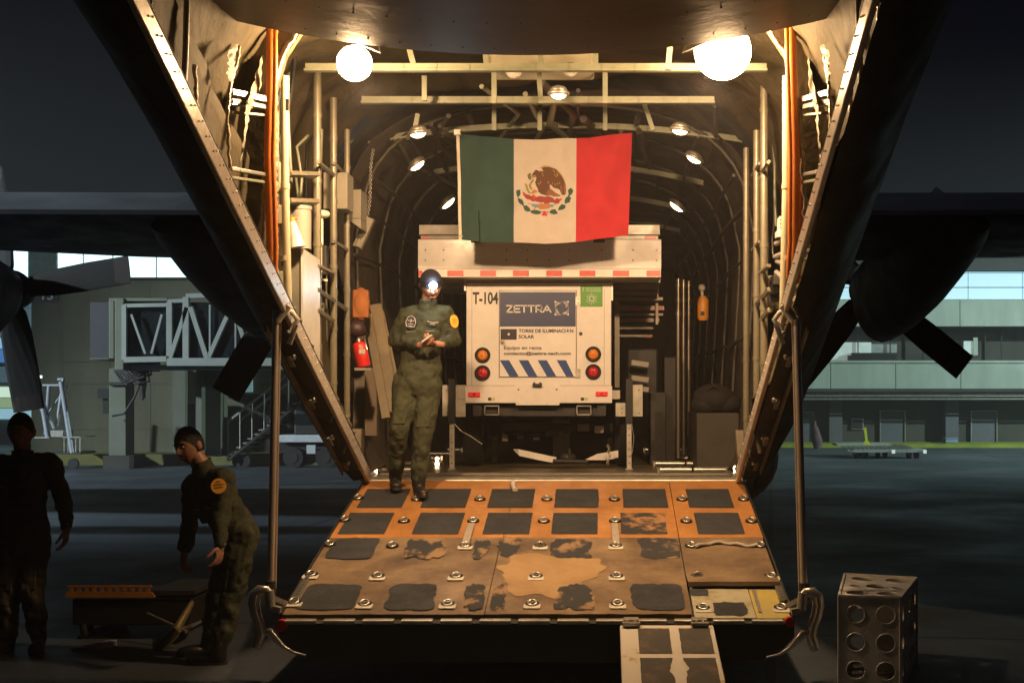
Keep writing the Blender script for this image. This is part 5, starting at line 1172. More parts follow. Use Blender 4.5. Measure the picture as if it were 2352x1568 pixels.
# standing man with a head torch, on the ramp
Dm = 10.8; zf = rz(10.78)
def mj(u, v, D=Dm): return px(u, v, D)
J = dict(hip_r=mj(935,880), hip_l=mj(985,880), kn_r=mj(917,985,10.72), kn_l=mj(972,995,10.74), ank_r=V_((X(905,10.9), 10.98, rz(10.98)+.09)), ank_l=V_((X(962,10.8), 10.78, rz(10.78)+.09)),
         sh_r=mj(934,724,10.84), sh_l=mj(1022,722,10.82), neck=mj(983,695,10.80), head=mj(990,655,10.75), el_r=mj(907,782,10.86), el_l=mj(1044,782,10.86), wr_r=mj(962,792,10.58), wr_l=mj(1010,790,10.58),
         hd_r=V_((.8,-.5,-.05)), hd_l=V_((-.8,-.5,.05)), pn_r=V_((-.1,.2,1)), pn_l=V_((.1,.2,1)), th_r=V_((0.5,-1,.3)), th_l=V_((-.5,-1,.3)))
J['toe_r'] = J['ank_r']+V_((.03,-.17,-.06)); J['toe_l'] = J['ank_l']+V_((.06,-.17,-.06))
J['pn_r'] = V_((0,0,1)); J['pn_l'] = V_((0,0,1))
P1, I1 = person(J, 'man in dark knit cap with shining head torch standing on the ramp looking down', (.28,-1,-.42), (0,-.30,1), suit, 'cap', (.9,.9))
ch = I1['chest']; fr, sa, sp = I1['fr'], I1['sa'], I1['spine']
navy = M('navy_patch', (.02,.02,.05), .7); wp = M('patch_thread', (.62,.58,.48), .7, var=.03); yp = M('amber_patch', (.95,.46,.05), .6, var=.1)
badge(I1, ch-sa*.078-sp*.075+fr*.152, fr, sp, .042, .050, navy, 'badge', 'dark round badge with pale edge on the chest', (wp, [(-.6,.25,.6,.25,.006),(0,.5,0,-.1,.005),(-.5,-.3,.5,-.3,.006),(-.35,-.6,.35,-.6,.005),(-.95,0,-.6,.75,.005),(.95,0,.6,.75,.005),(-.95,0,-.7,-.7,.005),(.95,0,.7,-.7,.005),(-.6,.75,0,1,.005),(.6,.75,0,1,.005),(-.7,-.7,.7,-.7,.005)]))
badge(I1, ch+sa*.095-sp*.085+fr*.149, fr, sp, .050, .020, black, 'badge', 'dark name tape with pale wings on the chest', (wp, [(-.9,.5,0,.1,.007),(.9,.5,0,.1,.007),(-.4,-.5,.4,-.5,.006)]))
badge(I1, J['sh_l'].lerp(J['el_l'], .28)+V_((.055,-.045,0)), (.75,-.7,.1), (0,0,1), .042, .052, yp, 'sleeve_badge', 'amber round badge on the sleeve', (black, [(-.5,.2,.5,.3,.005),(-.4,-.2,.5,-.1,.005)]))
m = MB(); a, b = J['wr_r']+V_((.07,-.07,.03)), J['wr_l']+V_((-.06,-.05,.03)); m.beam(a, b+V_((.02,0,.01)), .02, .012); solo('pen', m, M('pink_plastic', (.45,.10,.14), .4), 'small pinkish pen held between the hands of the standing man', 'pen', tuple(a))
m = MB(); m.box(J['wr_r']+V_((.075,-.09,.045)), (.09,.06,.012), Matrix.Rotation(R(-35), 3, 'Y')); solo('note_card', m, M('card_grey', (.45,.46,.50), .6), 'pale grey folded card in the hands of the standing man', 'card', tuple(J['wr_r']), bevel=.002)

# bending man on the left
Db = 9.0
def bj(u, v, D=Db): return px(u, v, D)
J = dict(hip_r=bj(538,1230,9.10), hip_l=bj(556,1224,8.90), kn_r=bj(506,1350,9.10), kn_l=bj(536,1352,8.86), ank_r=V_((X(478,9.1), 9.12, .09)), ank_l=V_((X(505,8.86), 8.82, .09)),
         sh_r=bj(445,1112,9.16), sh_l=bj(512,1098,8.86), neck=bj(463,1066,9.0), head=bj(434,1023,8.98), el_r=bj(436,1198,9.18), el_l=bj(506,1190,8.78), wr_r=bj(424,1262,9.1), wr_l=bj(506,1252,8.66),
         hd_r=V_((-.05,-.15,-1)), hd_l=V_((.0,-.35,-1)), pn_r=V_((1,.1,.0)), pn_l=V_((-1,.0,.1)), th_r=V_((-.1,-1,.1)), th_l=V_((-.3,-.9,.3)), belly=V_((.0,0,.0)))
J['toe_r'] = J['ank_r']+V_((-.16,-.06,-.06)); J['toe_l'] = J['ank_l']+V_((-.17,.0,-.06))
P2, I2 = person(J, 'man in olive flight suit bending forward beside the left corner of the ramp', (-.46,-.86,-.16), (-.16,0,1), suit, 'hair', (.45,.5))
badge(I2, J['sh_l'].lerp(J['el_l'], .22)+V_((.0,-.083,.012)), (.12,-1,.30), (0,0,1), .048, .050, yp, 'sleeve_badge', 'round amber badge on the upper sleeve', (M('badge_brown', (.16,.05,.01), .6), [(-.6,.1,.6,.25,.005),(-.5,-.25,.6,-.1,.005),(-.3,.55,.2,.6,.005)]))
m = MB(); m.torus(J['wr_l']+V_((0,0,.01)), .031, .006, 18, 8); m.box(J['wr_l']+V_((0,-.034,.01)), (.026,.008,.026)); solo('wristwatch', m, metal_worn, 'steel wristwatch on the bending man', 'watch', tuple(J['wr_l']))

# man standing at the far left
Dl = 9.25
def lj(u, v, D=Dl): return px(u, v, D)
J = dict(hip_r=lj(22,1232), hip_l=lj(78,1230), kn_r=lj(20,1370,9.2), kn_l=lj(75,1370,9.2), ank_r=V_((X(18,9.25), 9.25, .09)), ank_l=V_((X(82,9.25), 9.3, .09)),
         sh_r=lj(-10,1068,9.3), sh_l=lj(116,1065,9.25), neck=lj(52,1040,9.22), head=lj(48,990,9.16), el_r=lj(-38,1150,9.3), el_l=lj(146,1150,9.3), wr_r=lj(-38,1226,9.2), wr_l=lj(152,1212,9.16),
         hd_r=V_((0,-.15,-1)), hd_l=V_((.03,-.15,-1)), pn_r=V_((1,0,0)), pn_l=V_((-1,0,0)), th_r=V_((0,-1,0)), th_l=V_((0,-1,0)))
J['toe_r'] = J['ank_r']+V_((-.04,-.17,-.06)); J['toe_l'] = J['ank_l']+V_((.04,-.17,-.06))
P3, I3 = person(J, 'dark silhouetted man standing upright at the far left edge, arms hanging', (.05,-1,-.12), (0,0,1), suit_dark, 'hair', (.5,.5))
badge(I3, I3['chest']-I3['sa']*.08-I3['spine']*.085+I3['fr']*.14, I3['fr'], I3['spine'], .05, .036, M('badge_dim', (.07,.05,.03), .7), 'badge', 'dull badge on the chest', (M('badge_line', (.16,.10,.05), .7), [(-.7,.3,.7,.3,.005),(-.7,-.3,.7,-.3,.005)]))

# ------------------------------------------------------------------ perforated stand at the right
A = [V_((1.398,8.09,0)), V_((1.747,8.02,0)), V_((2.03,8.86,0)), V_((1.60,9.05,0))]
ST = empty('perforated_stand', tuple((A[0]+A[2])/2), 'tall perforated metal stand with rows of big round holes at the lower right', 'stand')
st_m = M('cast_aluminium', (.66,.64,.60), .45, .3, var=.25, scale=6, bump=.002, bscale=40)
def holed(c00, c10, c11, c01, holes, th, nrm, name):
    """quad with round holes in unit coordinates (a, b, ra, rb); built by a triangulated outline with holes"""
    nrm = V_(nrm).normalized()
    def at_(a, b): return (c00.lerp(c10, a)).lerp(c01.lerp(c11, a), b)
    loops = [[V_((0,0,0)), V_((1,0,0)), V_((1,1,0)), V_((0,1,0))]]
    for a, b, ra, rb in holes: loops.append([V_((a+ra*math.cos(2*math.pi*k/24), b-rb*math.sin(2*math.pi*k/24), 0)) for k in range(24)])
    tris = tessellate_polygon(loops); pts = [p for l in loops for p in l]; m = MB(); n = len(pts)
    top = [at_(p.x, p.y) for p in pts]; bot = [p-nrm*th for p in top]
    fs = [tuple(t) for t in tris]+[tuple(i+n for i in t[::-1]) for t in tris]; m.add(top+bot, fs)
    o = 0
    for l in loops:
        L = len(l); m.add([top[o+i] for i in range(L)]+[bot[o+i] for i in range(L)], [(i, (i+1) % L, (i+1) % L+L, i+L) for i in range(L)], len(l) > 4); o += L
    for (a, b, ra, rb), l in zip(holes, range(len(holes))):
        q = [at_(a+ra*1.03*math.cos(2*math.pi*k/24), b+rb*1.03*math.sin(2*math.pi*k/24)) for k in range(25)]; m.tube(q, .0035, 5, False)
    return part(name, m, st_m, ST)
hz = .55; T_ = [a+V_((0,0,hz)) for a in A]; B_ = [a+V_((0,0,.0)) for a in A]
rows_ = [(c_, 1-(.19+.30*r_)) for r_ in range(3) for c_ in (.27, .76)]
fh_ = [(c_, b_, .150, .095) for c_, b_ in rows_]
for i, j, nm in ((0,1,'front_plate'),(1,2,'side_plate'),(2,3,'back_plate'),(3,0,'side_plate')):
    d = (A[j]-A[i]); nr = V_((d.y, -d.x, 0)).normalized(); L = d.length
    holes = fh_ if L < .5 else [(c_, 1-(.19+.30*r_), .062, .095) for r_ in range(3) for c_ in (.12,.31,.50,.69,.88)]
    holed(B_[i], B_[j], T_[j], T_[i], holes, .012, nr, nm)
holed(T_[0], T_[1], T_[2], T_[3], [(.27,.14,.17,.09),(.75,.14,.17,.09),(.52,.47,.16,.10),(.20,.45,.09,.05),(.84,.42,.09,.05),(.27,.80,.16,.09),(.76,.80,.16,.09)], .012, (0,0,1), 'top_plate')
m = MB(); 
for i in range(4): m.beam(T_[i], B_[i], .016, .016); m.beam(T_[i], T_[(i+1) % 4], .015, .015)
part('edge_rim', m, st_m, ST)
m = MB(); m.beam((A[0]+A[2])/2+V_((0,0,.02)), (A[0]+A[2])/2+V_((0,0,.52)), .01, .2); m.beam(A[0].lerp(A[2], .2)+V_((0,0,.3)), A[0].lerp(A[2], .8)+V_((0,0,.3)), .15, .008); part('inner_web', m, st_m, ST)

# ------------------------------------------------------------------ equipment on the ground at the left
D = 9.7; EQ = empty('ground_cart', (X(300, D), D, 0), 'low dark equipment cart with an orange slotted edge between the two men on the left', 'cart')
zt = Z(1345, D)
m = MB(); m.bb(X(165,D), X(440,D), D, D+.75, .10, zt-.09); part('cart_body', m, black, EQ, bevel=.015)
m = MB(); m.prism([(X(152,D), zt-.075), (X(360,D), zt-.075), (X(352,D), zt-.04), (X(158,D), zt-.035)], .02, 'y', D-.03)
for k in range(11): m.bb(X(163+k*17.5,D), X(171+k*17.5,D), D-.028, D-.012, zt-.034, zt)
m.bb(X(158,D), X(350,D), D-.028, D-.010, zt-.005, zt+.006)
part('orange_edge', m, M('orange_paint', (.42,.17,.02), .45, var=.2, scale=8), EQ)
m = MB(); m.bb(X(352,D), X(450,D), D-.02, D+.6, zt-.06, zt-.03); m.beam(px(352,1368,D), px(440,1372,D), .02, .02); part('cart_rail', m, dark, EQ)
for u in (190, 415):
    for dd in (.08, .62): m = MB(); m.torus((X(u,D), D+dd, .085), .06, .028, 20, 8, Matrix.Rotation(R(90), 3, 'Y')); part('caster', m, rubber, EQ)
m = MB(); m.tube([(X(350,D), D-.1, .20), (X(430,D)+.1, D-.35, .12)], .012, 8); part('hand_lever', m, metal_worn, EQ)
for k, (u, v, w, dp, hh, lab) in enumerate(((217,1450,.24,.30,.10,'larger pale blue wheel chock lying in front of the ground cart'),(205,1478,.24,.16,.045,'smaller flat pale blue chock in front of the larger one'))):
    D = CZ*F/(v+14-VV); c = px(u, v+14, D); m = MB()
    m.add([c+V_((-w*.55,0,0)), c+V_((w*.25,0,0)), c+V_((w*.55,dp,0)), c+V_((w*.1,dp,0)), c+V_((-w*.5,0,.012)), c+V_((w*.2,0,.02)), c+V_((w*.55,dp,hh)), c+V_((w*.35,dp,hh))], [(0,1,2,3),(4,7,6,5),(0,4,5,1),(1,5,6,2),(2,6,7,3),(3,7,4,0)])
    solo('wheel_chock', m, M('pale_blue_paint', (.30,.33,.48), .5, var=.15), lab, 'chock', tuple(c), 'wheel chocks by the ground cart', bevel=.004)
D = 9.35; m = MB(); m.tube([px(368,1488,D), px(400,1455,D), px(440,1385,D+.3)], [.03,.035,.02], 8, sx=1.5); m.box(px(392, 1462, D), (.16,.10,.05), Matrix.Rotation(R(-45), 3, 'Y')); solo('lit_patch_bar', m, M('lit_ground_olive', (.17,.14,.06), .5, .2), 'slanted olive bar standing in for lit ground between the cart and the bending man', 'light patch', tuple(px(380,1490,D)))  # olive bar added where patches of light fall on the ground
m = MB(); m.box(px(428, 1440, 9.6), (.16,.22,.015), Matrix.Rotation(R(-20), 3, 'Y')); solo('metal_plate', m, metal_worn, 'small bare metal plate lying behind the slanted olive bar', 'plate', tuple(px(428,1440,9.6)))

# ------------------------------------------------------------------ left terminal side
DT = 34.0
def tb(mb, u0, u1, v0, v1, D, dep): return mb.bb(X(u0,D), X(u1,D), D, D+dep, Z(v1,D), Z(v0,D))
BL_ = empty('pier_building', (X(430,DT), DT, 0), 'windowless concrete pier building with gate number 13 behind the jet bridge', 'building')
m = MB(); m.bb(X(72,DT), 1.0, DT, DT+9, 0, Z(642,DT)); part('wall', m, wall_c, BL_)
m = MB(); m.bb(X(70,DT), 1.1, DT-.05, DT+9, Z(642.5,DT), Z(637,DT)); part('coping', m, facade_dark, BL_)
m = MB()
for u in (144, 253, 345, 520): m.bb(X(u,DT), X(u+.6,DT), DT-.008, DT-.002, .3, Z(645,DT))
for v in (829.6, 880.6, 985): m.bb(X(74,DT), .9, DT-.015, DT-.003, Z(v+.8,DT), Z(v,DT))
part('wall_joint', m, M('joint_grey', (.14,.13,.09), .8), BL_)
m = MB(); tb(m, 93, 130, 664, 692, DT-.06, .05); sg = part('gate_sign', m, M('sign_black', (.03,.03,.035), .5), BL_)
part('lettering', text_mb('13', X(99,DT), X(124,DT), Z(689,DT), Z(667,DT), DT-.065, .004, .02), M('sign_white', (.75,.8,.8), .5), sg, 'white number 13')
m = MB(); tb(m, 423, 450, 928, 1035, DT-.05, .04); part('door', m, black, BL_)
m = MB(); tb(m, 224, 248, 892, 915, DT-.4, .35); tb(m, 236, 248, 915, 950, DT-.3, .25); part('wall_cabinet', m, dark, BL_)
for u0, u1 in ((397, 425),): m = MB(); tb(m, u0, u1, 847, 1040, DT-.25, .22); part('pilaster', m, M('column_pale', (.15,.16,.115), .6, var=.12, scale=2), BL_)
m = MB(); tb(m, 560, 700, 905, 1040, DT-.05, .04); part('door', m, black, BL_)
m = MB(); tb(m, 552, 580, 858, 900, DT-.08, .04); part('lit_window', m, M('soft_lit_window', (.4,.5,.5), .5, emit=(.35,.62,.66), es=.30), BL_)
m = MB(); m.bb(X(60,DT), 1.5, 32.9, DT, 0, .26); struct('kerb', m, M('worn_yellow_kerb', (.22,.20,.03), .7, col2=(.10,.10,.05), thr=(.45,.7), scale=1.5, detail=7))
# bright terminal behind
DG = 46.0; GB = empty('glass_terminal', (X(100,DG), DG, 0), 'pale tiled terminal with brightly lit upper windows behind the concrete pier', 'building')
m = MB(); m.bb(X(-900,DG), 3, DG, DG+12, 0, 6.9); part('wall', m, M('pale_tile', (.30,.36,.36), .5, var=.08, scale=1), GB)
m = MB(); m.bb(X(-900,DG), 3, DG-.6, DG+12, 6.9, 7.3); part('roof', m, facade_dark, GB)
us = [-520,-400,-290,-180,-60,2,64,130,190,258,358,470,600,730]
for a, b in zip(us, us[1:]):
    m = MB(); tb(m, a+3, b-1, 560, 655, DG-.03, .02); part('lit_window', m, lit_hot if a not in (64,) else M('grey_tile', (.30,.38,.38), .5), GB)
    if b <= 130:
        for v0, v1 in ((672,706),(708,752),(754,773)): m = MB(); tb(m, a+1, b-1, v0, v1, DG-.03, .02); part('wall_tile', m, M('blue_grey_tile_glow', (.34,.42,.46), .4, var=.06, emit=(.16,.30,.36), es=.30), GB)  # tiles glow faintly by themselves, light put into the material
        m = MB(); tb(m, a, b, 776, 800, DG-.05, .03); part('screen', m, M('blue_screen', (.2,.3,.5), .4, emit=(.30,.62,.95), es=.8), GB)
        m = MB(); tb(m, a, b, 803, 832, DG-.05, .03); part('screen', m, M('deep_blue_screen', (.1,.2,.4), .4, emit=(.10,.30,.72), es=.6), GB)
        m = MB(); tb(m, a, b, 842, 878, DG-.03, .02); part('wall_tile', m, MATS['blue_grey_tile_glow'], GB)
        m = MB(); tb(m, a, b, 888, 912, DG-.05, .03); part('lit_window', m, M('greenish_lit_window', (.4,.5,.4), .4, emit=(.62,.85,.66), es=1.0), GB)
        m = MB(); tb(m, a, b, 914, 936, DG-.05, .03); part('lit_window', m, M('olive_lit_window', (.4,.5,.3), .4, emit=(.35,.50,.28), es=.7), GB)
        m = MB(); tb(m, a, b, 938, 962, DG-.05, .03); part('lit_window', m, lit_win, GB)
# jet bridge
DJ = 30.0; JB = empty('jet_bridge', (X(380,DJ), DJ, 0), 'grey jet bridge with dark glass sides and white diagonal truss members on columns', 'jet bridge')
m = MB(); tb(m, 207, 249, 694, 822, DJ, 2.4); part('rotunda', m, M('corrugated_dark', (.035,.035,.045), .6, var=.2, scale=8), JB)
m = MB(); tb(m, 249, 262, 690, 824, DJ-.05, .4); tb(m, 263, 284, 684, 850, DJ-.1, 2.5); tb(m, 205, 250, 822, 826, DJ-.1, 2.4); tb(m, 250, 385, 684, 692, DJ-.05, 2.5); part('end_frame', m, MATS['column_pale'] if 'column_pale' in MATS else M('column_pale', (.24,.26,.21), .6, var=.12, scale=2), JB, bevel=.02)
m = MB(); tb(m, 292, 390, 704, 822, DJ+.1, 2.2); part('glass_panel', m, glass_d, JB); m = MB(); tb(m, 388, 640, 694, 828, DJ-.0, 2.5); part('glass_panel', m, glass_d, JB)
bm_ = MB()
for (a, b, c, d, w) in ((286,700,286,826,.10),(390,694,390,828,.12),(428,682,428,832,.13),(286,826,390,824,.12),(286,702,390,700,.08),(386,831,640,831,.17),(386,692,430,690,.08),(428,680,640,672,.10)): bm_.beam(px(a,b,DJ-.06), px(c,d,DJ-.06), w, w, (0,1,0))
part('frame', bm_, bridge_m, JB)
for (a, b, c, d, w) in ((302,722,334,812,.05),(372,722,348,812,.05),(392,820,430,706,.09),(438,705,476,824,.10),(478,824,524,722,.09),(540,715,575,825,.09),(578,825,615,720,.09)):
    m = MB(); m.beam(px(a,b,DJ-.08), px(c,d,DJ-.08), w, w, (0,1,0)); part('truss_member', m, bridge_m, JB)
for u in (482, 541): m = MB(); m.beam(px(u,700,DJ-.09), px(u,828,DJ-.09), .035, .035, (0,1,0)); part('truss_member', m, bridge_m, JB)
m = MB(); tb(m, 300, 640, 838, 848, DJ+.3, 1.8); part('underframe', m, bridge_m, JB)
for a, b, D in ((250,288,31.5),(450,463,31.5),(471,507,31.8)): 
    m = MB(); m.bb(X(a,D), X(b,D), D, D+.6, 0.26, Z(846,D)); part('column', m, M('column_pale', (.20,.21,.16), .6, var=.12, scale=2), JB)
m = MB(); m.bb(X(240,31.3), X(300,31.3), 31.2, 32.3, .0, .30); part('column_base', m, facade_dark, JB)
m = MB()
for k in range(9):
    u0 = 300+k*9; m.tube([px(262+k*4,850,31.3), px(275+k*5, 868+random.uniform(0,14),31.2), px(300+k*6, 855+random.uniform(0,22),31.2), px(318+k*3,842,31.3)], .028, 6)
m.tube([px(325,846,31.3), px(326,880,31.3), px(329,915,31.3)], .06, 8); m.tube([px(331,846,31.3), px(333,885,31.3), px(327,918,31.3)], .04, 8); m.tube([px(322,880,31.3), px(310,910,31.3), px(285,950,31.3), px(258,955,31.3)], .025, 6)
part('cable_bundle', m, black, JB)
m = MB(); tb(m, 248, 292, 877, 884, 31.4, .1); part('column_band', m, dark, JB)
# boarding stairs and service truck
D = 32.0; SG = empty('boarding_stairs', (X(600,D), D, 0), 'wheeled metal boarding stairs rising to the right behind the chrome strut', 'stairs')
P0, P1_ = px(524, 1056, D), px(690, 925, D)
for dy in (0, 1.1): m = MB(); m.beam(P0+V_((0,dy,0)), P1_+V_((0,dy,0)), .06, .16, (0,1,0)); part('side_beam', m, dark, SG); m = MB(); m.beam(P0+V_((0,dy,.9)), P1_+V_((0,dy,.9)), .05, .05, (0,1,0)); part('handrail', m, metal_worn, SG)
for k in range(13):
    p = P0.lerp(P1_, (k+.5)/13); m = MB(); m.bb(p.x-.14, p.x+.14, D+.02, D+1.08, p.z+.02, p.z+.05); part('step', m, metal_worn, SG)
for k in range(7):
    p = P0.lerp(P1_, k/6); m = MB(); m.tube([p, p+V_((0,0,.9))], .02, 6); part('rail_post', m, metal_worn, SG)
for u in (545, 560, 690): m = MB(); m.disc((X(u,D), D+.1, .14), .14, .1, 18, 'y'); part('wheel', m, rubber, SG)
m = MB(); m.beam(px(690,925,D), px(745,1010,D), .06, .06, (0,1,0)); m.beam(px(690,925,D), px(690,1050,D), .06, .06, (0,1,0)); part('support_leg', m, dark, SG)
D = 31.6; TK = empty('service_truck', (X(710,D), D, 0), 'low service truck chassis with dark wheels behind the stairs and chrome strut', 'truck')
m = MB(); m.bb(X(636,D), X(800,D), D+.1, D+2, Z(1016,D), Z(999,D)); part('deck', m, M('truck_grey', (.60,.63,.65), .5, var=.1), TK, bevel=.02)
m = MB(); m.bb(X(650,D), X(790,D), D+.3, D+1.8, Z(1045,D), Z(1016,D)); part('chassis', m, dark, TK)
m = MB(); m.bb(X(668,D), X(725,D), D+.3, D+1.8, Z(1000,D), Z(938,D)); part('cab', m, dark, TK, bevel=.05)
m = MB(); tb(m, 676, 716, 950, 975, D+.28, .01); part('windscreen', m, glass_d, TK)
for u in (672, 747):
    for dd in (.15, 1.75): m = MB(); m.disc((X(u,D), D+dd, .235), .235, .22, 24, 'y'); w = part('wheel', m, rubber, TK); m = MB(); m.disc((X(u,D), D+dd-.115, .235), .11, .03, 18, 'y'); part('rim', m, dark, w)
m = MB(); m.bb(X(702,D), X(722,D), D+.1, D+.15, Z(1042,D), Z(1022,D)); part('panel', m, MATS['truck_grey'], TK)
# A-frame hoist trolley
D = 31.2; HT = empty('hoist_trolley', (X(130,D), D, 0), 'tubular A-frame hoist trolley behind the man at the far left', 'trolley')
for a, b, c, d, dy, w in ((88,876,110,1005,0,.07),(138,872,122,978,.2,.05),(140,876,166,1040,0,.07),(80,885,72,1000,.8,.06),(84,915,112,985,.3,.04),(136,885,82,960,.5,.02),(75,920,100,960,.2,.05)):
    m = MB(); m.tube([px(a,b,D)+V_((0,dy,0)), px(c,d,D)+V_((0,dy,0))], w*.8, 10); part('leg', m, M('trolley_white', (.42,.44,.50), .4, .2), HT)
m = MB(); m.bb(X(84,D), X(144,D), D, D+.06, Z(886,D), Z(882,D)); m.bb(X(132,D), X(146,D), D-.02, D+.1, Z(873,D), Z(868,D)); part('top_bar', m, MATS['trolley_white'], HT)
m = MB(); m.bb(X(82,D), X(95,D), D-.02, D+.05, Z(868,D), Z(862,D)); part('beacon', m, M('small_white_glow', (.8,.9,1), .4, emit=(.7,.9,1), es=2.), HT)
m = MB(); m.bb(X(80,D), X(115,D), D-.05, D+.9, Z(1006,D), Z(1003,D)); m.bb(X(145,D), X(186,D), D-.05, D+.9, Z(1005,D), Z(1002,D)); m.bb(X(110,D), X(145,D), D, D+.6, Z(1003,D), Z(988,D)); part('platform', m, metal_worn, HT)
for k in range(5): m = MB(); m.tube([px(148+k*9,1005,D), px(148+k*9,1040,D)], .02, 6); part('rail_post', m, metal_worn, HT)
m = MB(); m.bb(X(120,D), X(186,D), D-.05, D+.9, Z(1043,D), Z(1038,D)); part('base_frame', m, dark, HT)
for u in (165, 128): m = MB(); m.disc((X(u,D), D+.1, .12), .12, .08, 20, 'y'); part('wheel', m, rubber, HT)

# ------------------------------------------------------------------ right terminal
DR = 44.0; TB = empty('right_terminal', (X(2100,DR), DR, 0), 'long terminal with pale green concrete bands, lit window row and dark ground floor', 'building')
x0, x1 = 3.4, 34.0
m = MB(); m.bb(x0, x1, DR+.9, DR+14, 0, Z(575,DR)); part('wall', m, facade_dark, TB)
m = MB(); m.bb(x0, x1, DR-.3, DR+14, Z(621,DR), Z(560,DR)); part('roof', m, M('roof_dark', (.05,.05,.05), .7), TB)
m = MB(); m.beam((x0, DR-.35, Z(590,DR)), (x1, DR-.35, Z(585,DR)), .1, .12); part('roof_beam', m, facade_dark, TB)
for k in range(18):
    a = 1849+k*62.5*2-250*3; 
    u0 = 1474+k*125
    if X(u0,DR) < x0 or X(u0+125,DR) > x1: continue
    for v0, v1 in ((623.5,659),(661,687)): m = MB(); tb(m, u0+1, u0+124, v0, v1, DR+.02, .05); part('lit_window', m, lit_win, TB)
for k in range(14):
    u0 = 1605+k*150
    if X(u0,DR) < x0 or X(u0+150,DR) > x1: continue
    m = MB(); tb(m, u0+.8, u0+149.2, 688, 749, DR-.12, 1.0); part('spandrel_panel', m, facade, TB)
    u0 = 1609+k*149.5
    m = MB(); tb(m, u0+.8, u0+148.7, 834, 892, DR-.5, .3); part('parapet_panel', m, facade, TB)
m = MB(); m.bb(x0, x1, DR-.55, DR-.15, Z(834,DR), Z(828.5,DR)); part('parapet_cap', m, facade, TB)
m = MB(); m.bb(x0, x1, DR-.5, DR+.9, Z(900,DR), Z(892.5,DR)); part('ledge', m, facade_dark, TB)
for v in (903, 909, 916): m = MB(); m.tube([(x0, DR-.35, Z(v,DR)), (x1, DR-.35, Z(v,DR))], .035, 8); part('service_pipe', m, metal_worn, TB)
m = MB(); tb(m, 1905, 2001, 786, 828, DR+.6, .04); part('lit_window', m, M('corridor_glow', (.4,.5,.5), .4, emit=(.42,.52,.45), es=.55), TB)
m = MB(); tb(m, 2001, 2060, 790, 828, DR+.62, .04); part('lit_window', m, M('dim_corridor_glow', (.2,.25,.25), .4, emit=(.14,.15,.12), es=.5), TB)
m = MB(); tb(m, 2214, 2235, 783, 813, DR+.6, .04); part('lit_window', m, MATS['corridor_glow'], TB); m = MB(); tb(m, 2236, 2246, 775, 816, DR+.55, .06); part('window_frame', m, facade, TB)
for u in (1970, 2044, 2120, 2262, 2300): m = MB(); tb(m, u, u+2, 752, 829, DR+.5, .06); part('mullion', m, dark, TB)
m = MB(); tb(m, 1950, 2000, 816, 828, DR+.3, .3); tb(m, 1958, 2060, 810, 828, DR+.35, .3); part('furniture_silhouette', m, black, TB)  # furniture blocks coloured black to read as silhouettes
for u0, u1, v0 in ((2023,2078,946),(2232,2289,947),(1844,1868,950),(1560,1610,948)):
    m = MB(); tb(m, u0, u1, v0, 1017, DR+.84, .05); d_ = part('door', m, M('grey_door', (.10,.10,.12), .5), TB)
    m = MB(); tb(m, u0-2, u0, v0-2, 1017, DR+.80, .08); tb(m, u1, u1+2, v0-2, 1017, DR+.80, .08); tb(m, u0-2, u1+2, v0-4, v0-2, DR+.80, .08); part('door_frame', m, metal_worn, d_)
m = MB(); tb(m, 1956, 1984, 960.5, 986, DR+.82, .06); o = part('window', m, metal_worn, TB); m = MB(); tb(m, 1959, 1981, 963, 984, DR+.80, .02); part('pane', m, black, o)
for u in (2172, 1905): m = MB(); tb(m, u, u+30, 920, 1017, DR+.5, .3); part('column', m, M('grey_column', (.10,.10,.11), .7), TB)
for k in range(0): m = MB(); u0 = 1880+k*62; tb(m, u0, u0+58, 922, 932, DR+.7, .1); part('louvre', m, black, TB)
m = MB(); m.bb(x0-2, x1, DR-.9, DR+.9, 0, .12); struct('pavement', m, M('green_yellow_kerb', (.26,.30,.025), .7, var=.25, scale=2))
D = DR-.3; m = MB(); m.bb(X(2172,D), X(2200,D), D, D+.5, .125, Z(1006,D)); m.bb(X(2171,D), X(2201,D), D-.02, D+.52, Z(1007.5,D), Z(1005.5,D)); solo('storage_chest', m, M('pale_blue_plastic', (.22,.28,.40), .5), 'small pale blue chest by the column of the right terminal', 'chest', (X(2186,D), D, .12), bevel=.02)
D = 42.5; m = MB(); 
m.loft([[V_((X(1874,D)+(dx+r*math.cos(a)), D+r*.7*math.sin(a), z)) for a in [2*math.pi*k/16 for k in range(16)]] for z, r, dx in ((0,.10,.04),(.2,.17,.05),(.42,.15,0),(.50,.10,.02),(.62,.12,-.03),(.74,.05,-.04),(.86,.03,-.02))], True, True)
solo('laundry_sack', m, M('pink_grey_sack', (.10,.055,.065), .8, var=.25, bump=.01), 'upright pinkish sack standing by the pavement right of the chrome strut', 'sack', (X(1874,D), D, 0))
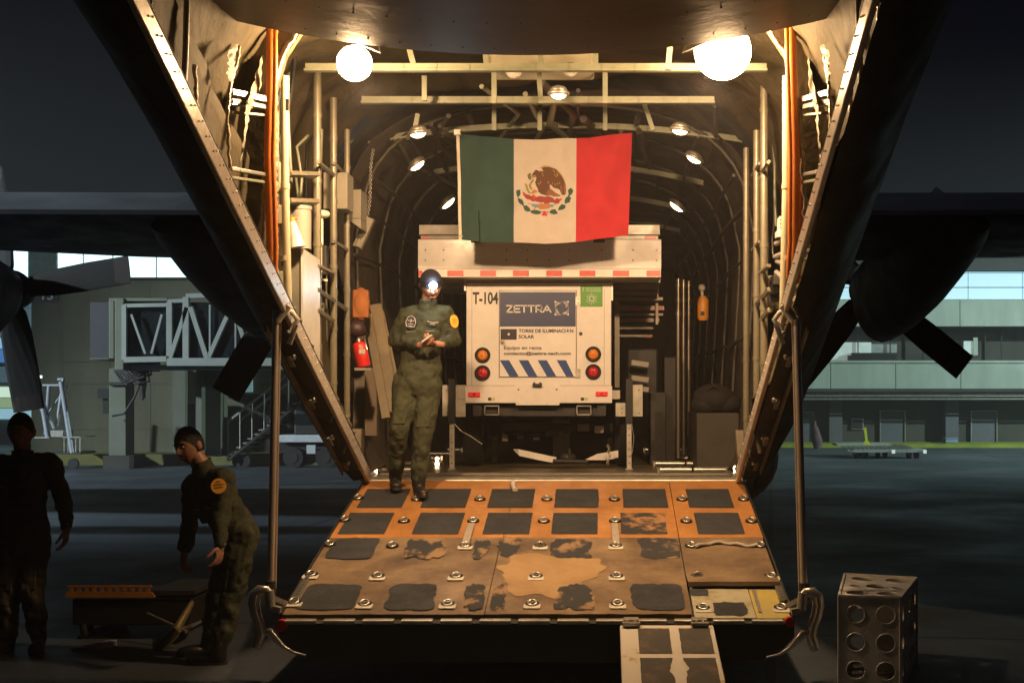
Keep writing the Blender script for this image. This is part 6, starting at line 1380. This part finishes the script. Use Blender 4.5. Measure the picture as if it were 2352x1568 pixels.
# baggage dollies
D = 36.2; DL = empty('flat_dolly', (X(2030,D), D, 0), 'pale flat baggage dolly with a raised yellow tow bar on the right apron', 'dolly')
mt_ = M('dolly_grey_green', (.34,.38,.33), .5, .1, var=.15)
m = MB(); m.bb(X(1938,D), X(2068,D), D+.9, D+1.8, Z(1027,D), Z(1022,D)); part('deck', m, mt_, DL); m = MB(); m.bb(X(1958,D), X(2124,D), D-.2, D+.7, Z(1038,D), Z(1031,D)); part('deck', m, mt_, DL)
m = MB()
for k in range(16): m.tube([V_((X(1945+k*10,D), D-.1, Z(1029,D))), V_((X(1952+k*10,D), D+1.6, Z(1026,D)))], .02, 6)
part('roller', m, metal_worn, DL)
for u, dd in ((1973,0),(1995,.9),(2096,0),(2040,.9)):
    for dx in (-.10, .10): m = MB(); m.disc((X(u,D)+dx, D+dd, .12), .12, .1, 16, 'x'); part('wheel', m, rubber, DL)
for u in (2048, 2120): m = MB(); m.bb(X(u-3.5,D), X(u+3.5,D), D-.24, D-.2, Z(1040,D), Z(1032,D)); part('reflector', m, M('reflector_glow', (.8,.85,.8), .3, emit=(.8,.9,.85), es=.4), DL)  # faint emission stands in for light the reflectors throw back
m = MB(); m.prism([(X(1989,D), Z(1022,D)), (X(2008,D), Z(1022,D)), (X(2000,D), Z(1012,D)), (X(1997,D), Z(985,D)), (X(1995,D), Z(981,D)), (X(1991,D), Z(985,D)), (X(1995,D), Z(1012,D))], .06, 'y', D+.4); part('tow_bar', m, M('hi_vis_yellow', (.62,.65,.05), .45), DL)
# distant skyline so that the ground does not end bare
m = MB(); m.bb(-200, -26, 70, 90, 0, 5); solo('far_hangar', m, facade_dark, 'long dark low hangar far away on the left', 'hangar', (-100, 80, 0))
m = MB(); m.bb(36, 220, 75, 95, 0, 6); solo('far_hangar', m, facade_dark, 'long dark low hangar far away on the right', 'hangar', (120, 85, 0))

# ------------------------------------------------------------------ added haze volume: stands in for veiling glare round the floodlights
hz_ = MB(); hz_.bb(-420, 420, -70, 720, -1.0, 17.5)
hm = bpy.data.materials.new('glare_haze'); hm.use_nodes = True; hn = hm.node_tree; hn.nodes.remove(hn.nodes['Principled BSDF'])
pv = hn.nodes.new('ShaderNodeVolumePrincipled'); pv.inputs['Color'].default_value = (.9,.9,.92,1); pv.inputs['Density'].default_value = .0034; pv.inputs['Anisotropy'].default_value = 0
hn.links.new(pv.outputs[0], hn.nodes['Material Output'].inputs['Volume'])
ho = bpy.data.objects.new('haze', hz_.mesh('haze', hm)); COL.objects.link(ho); ho['kind'] = 'stuff'
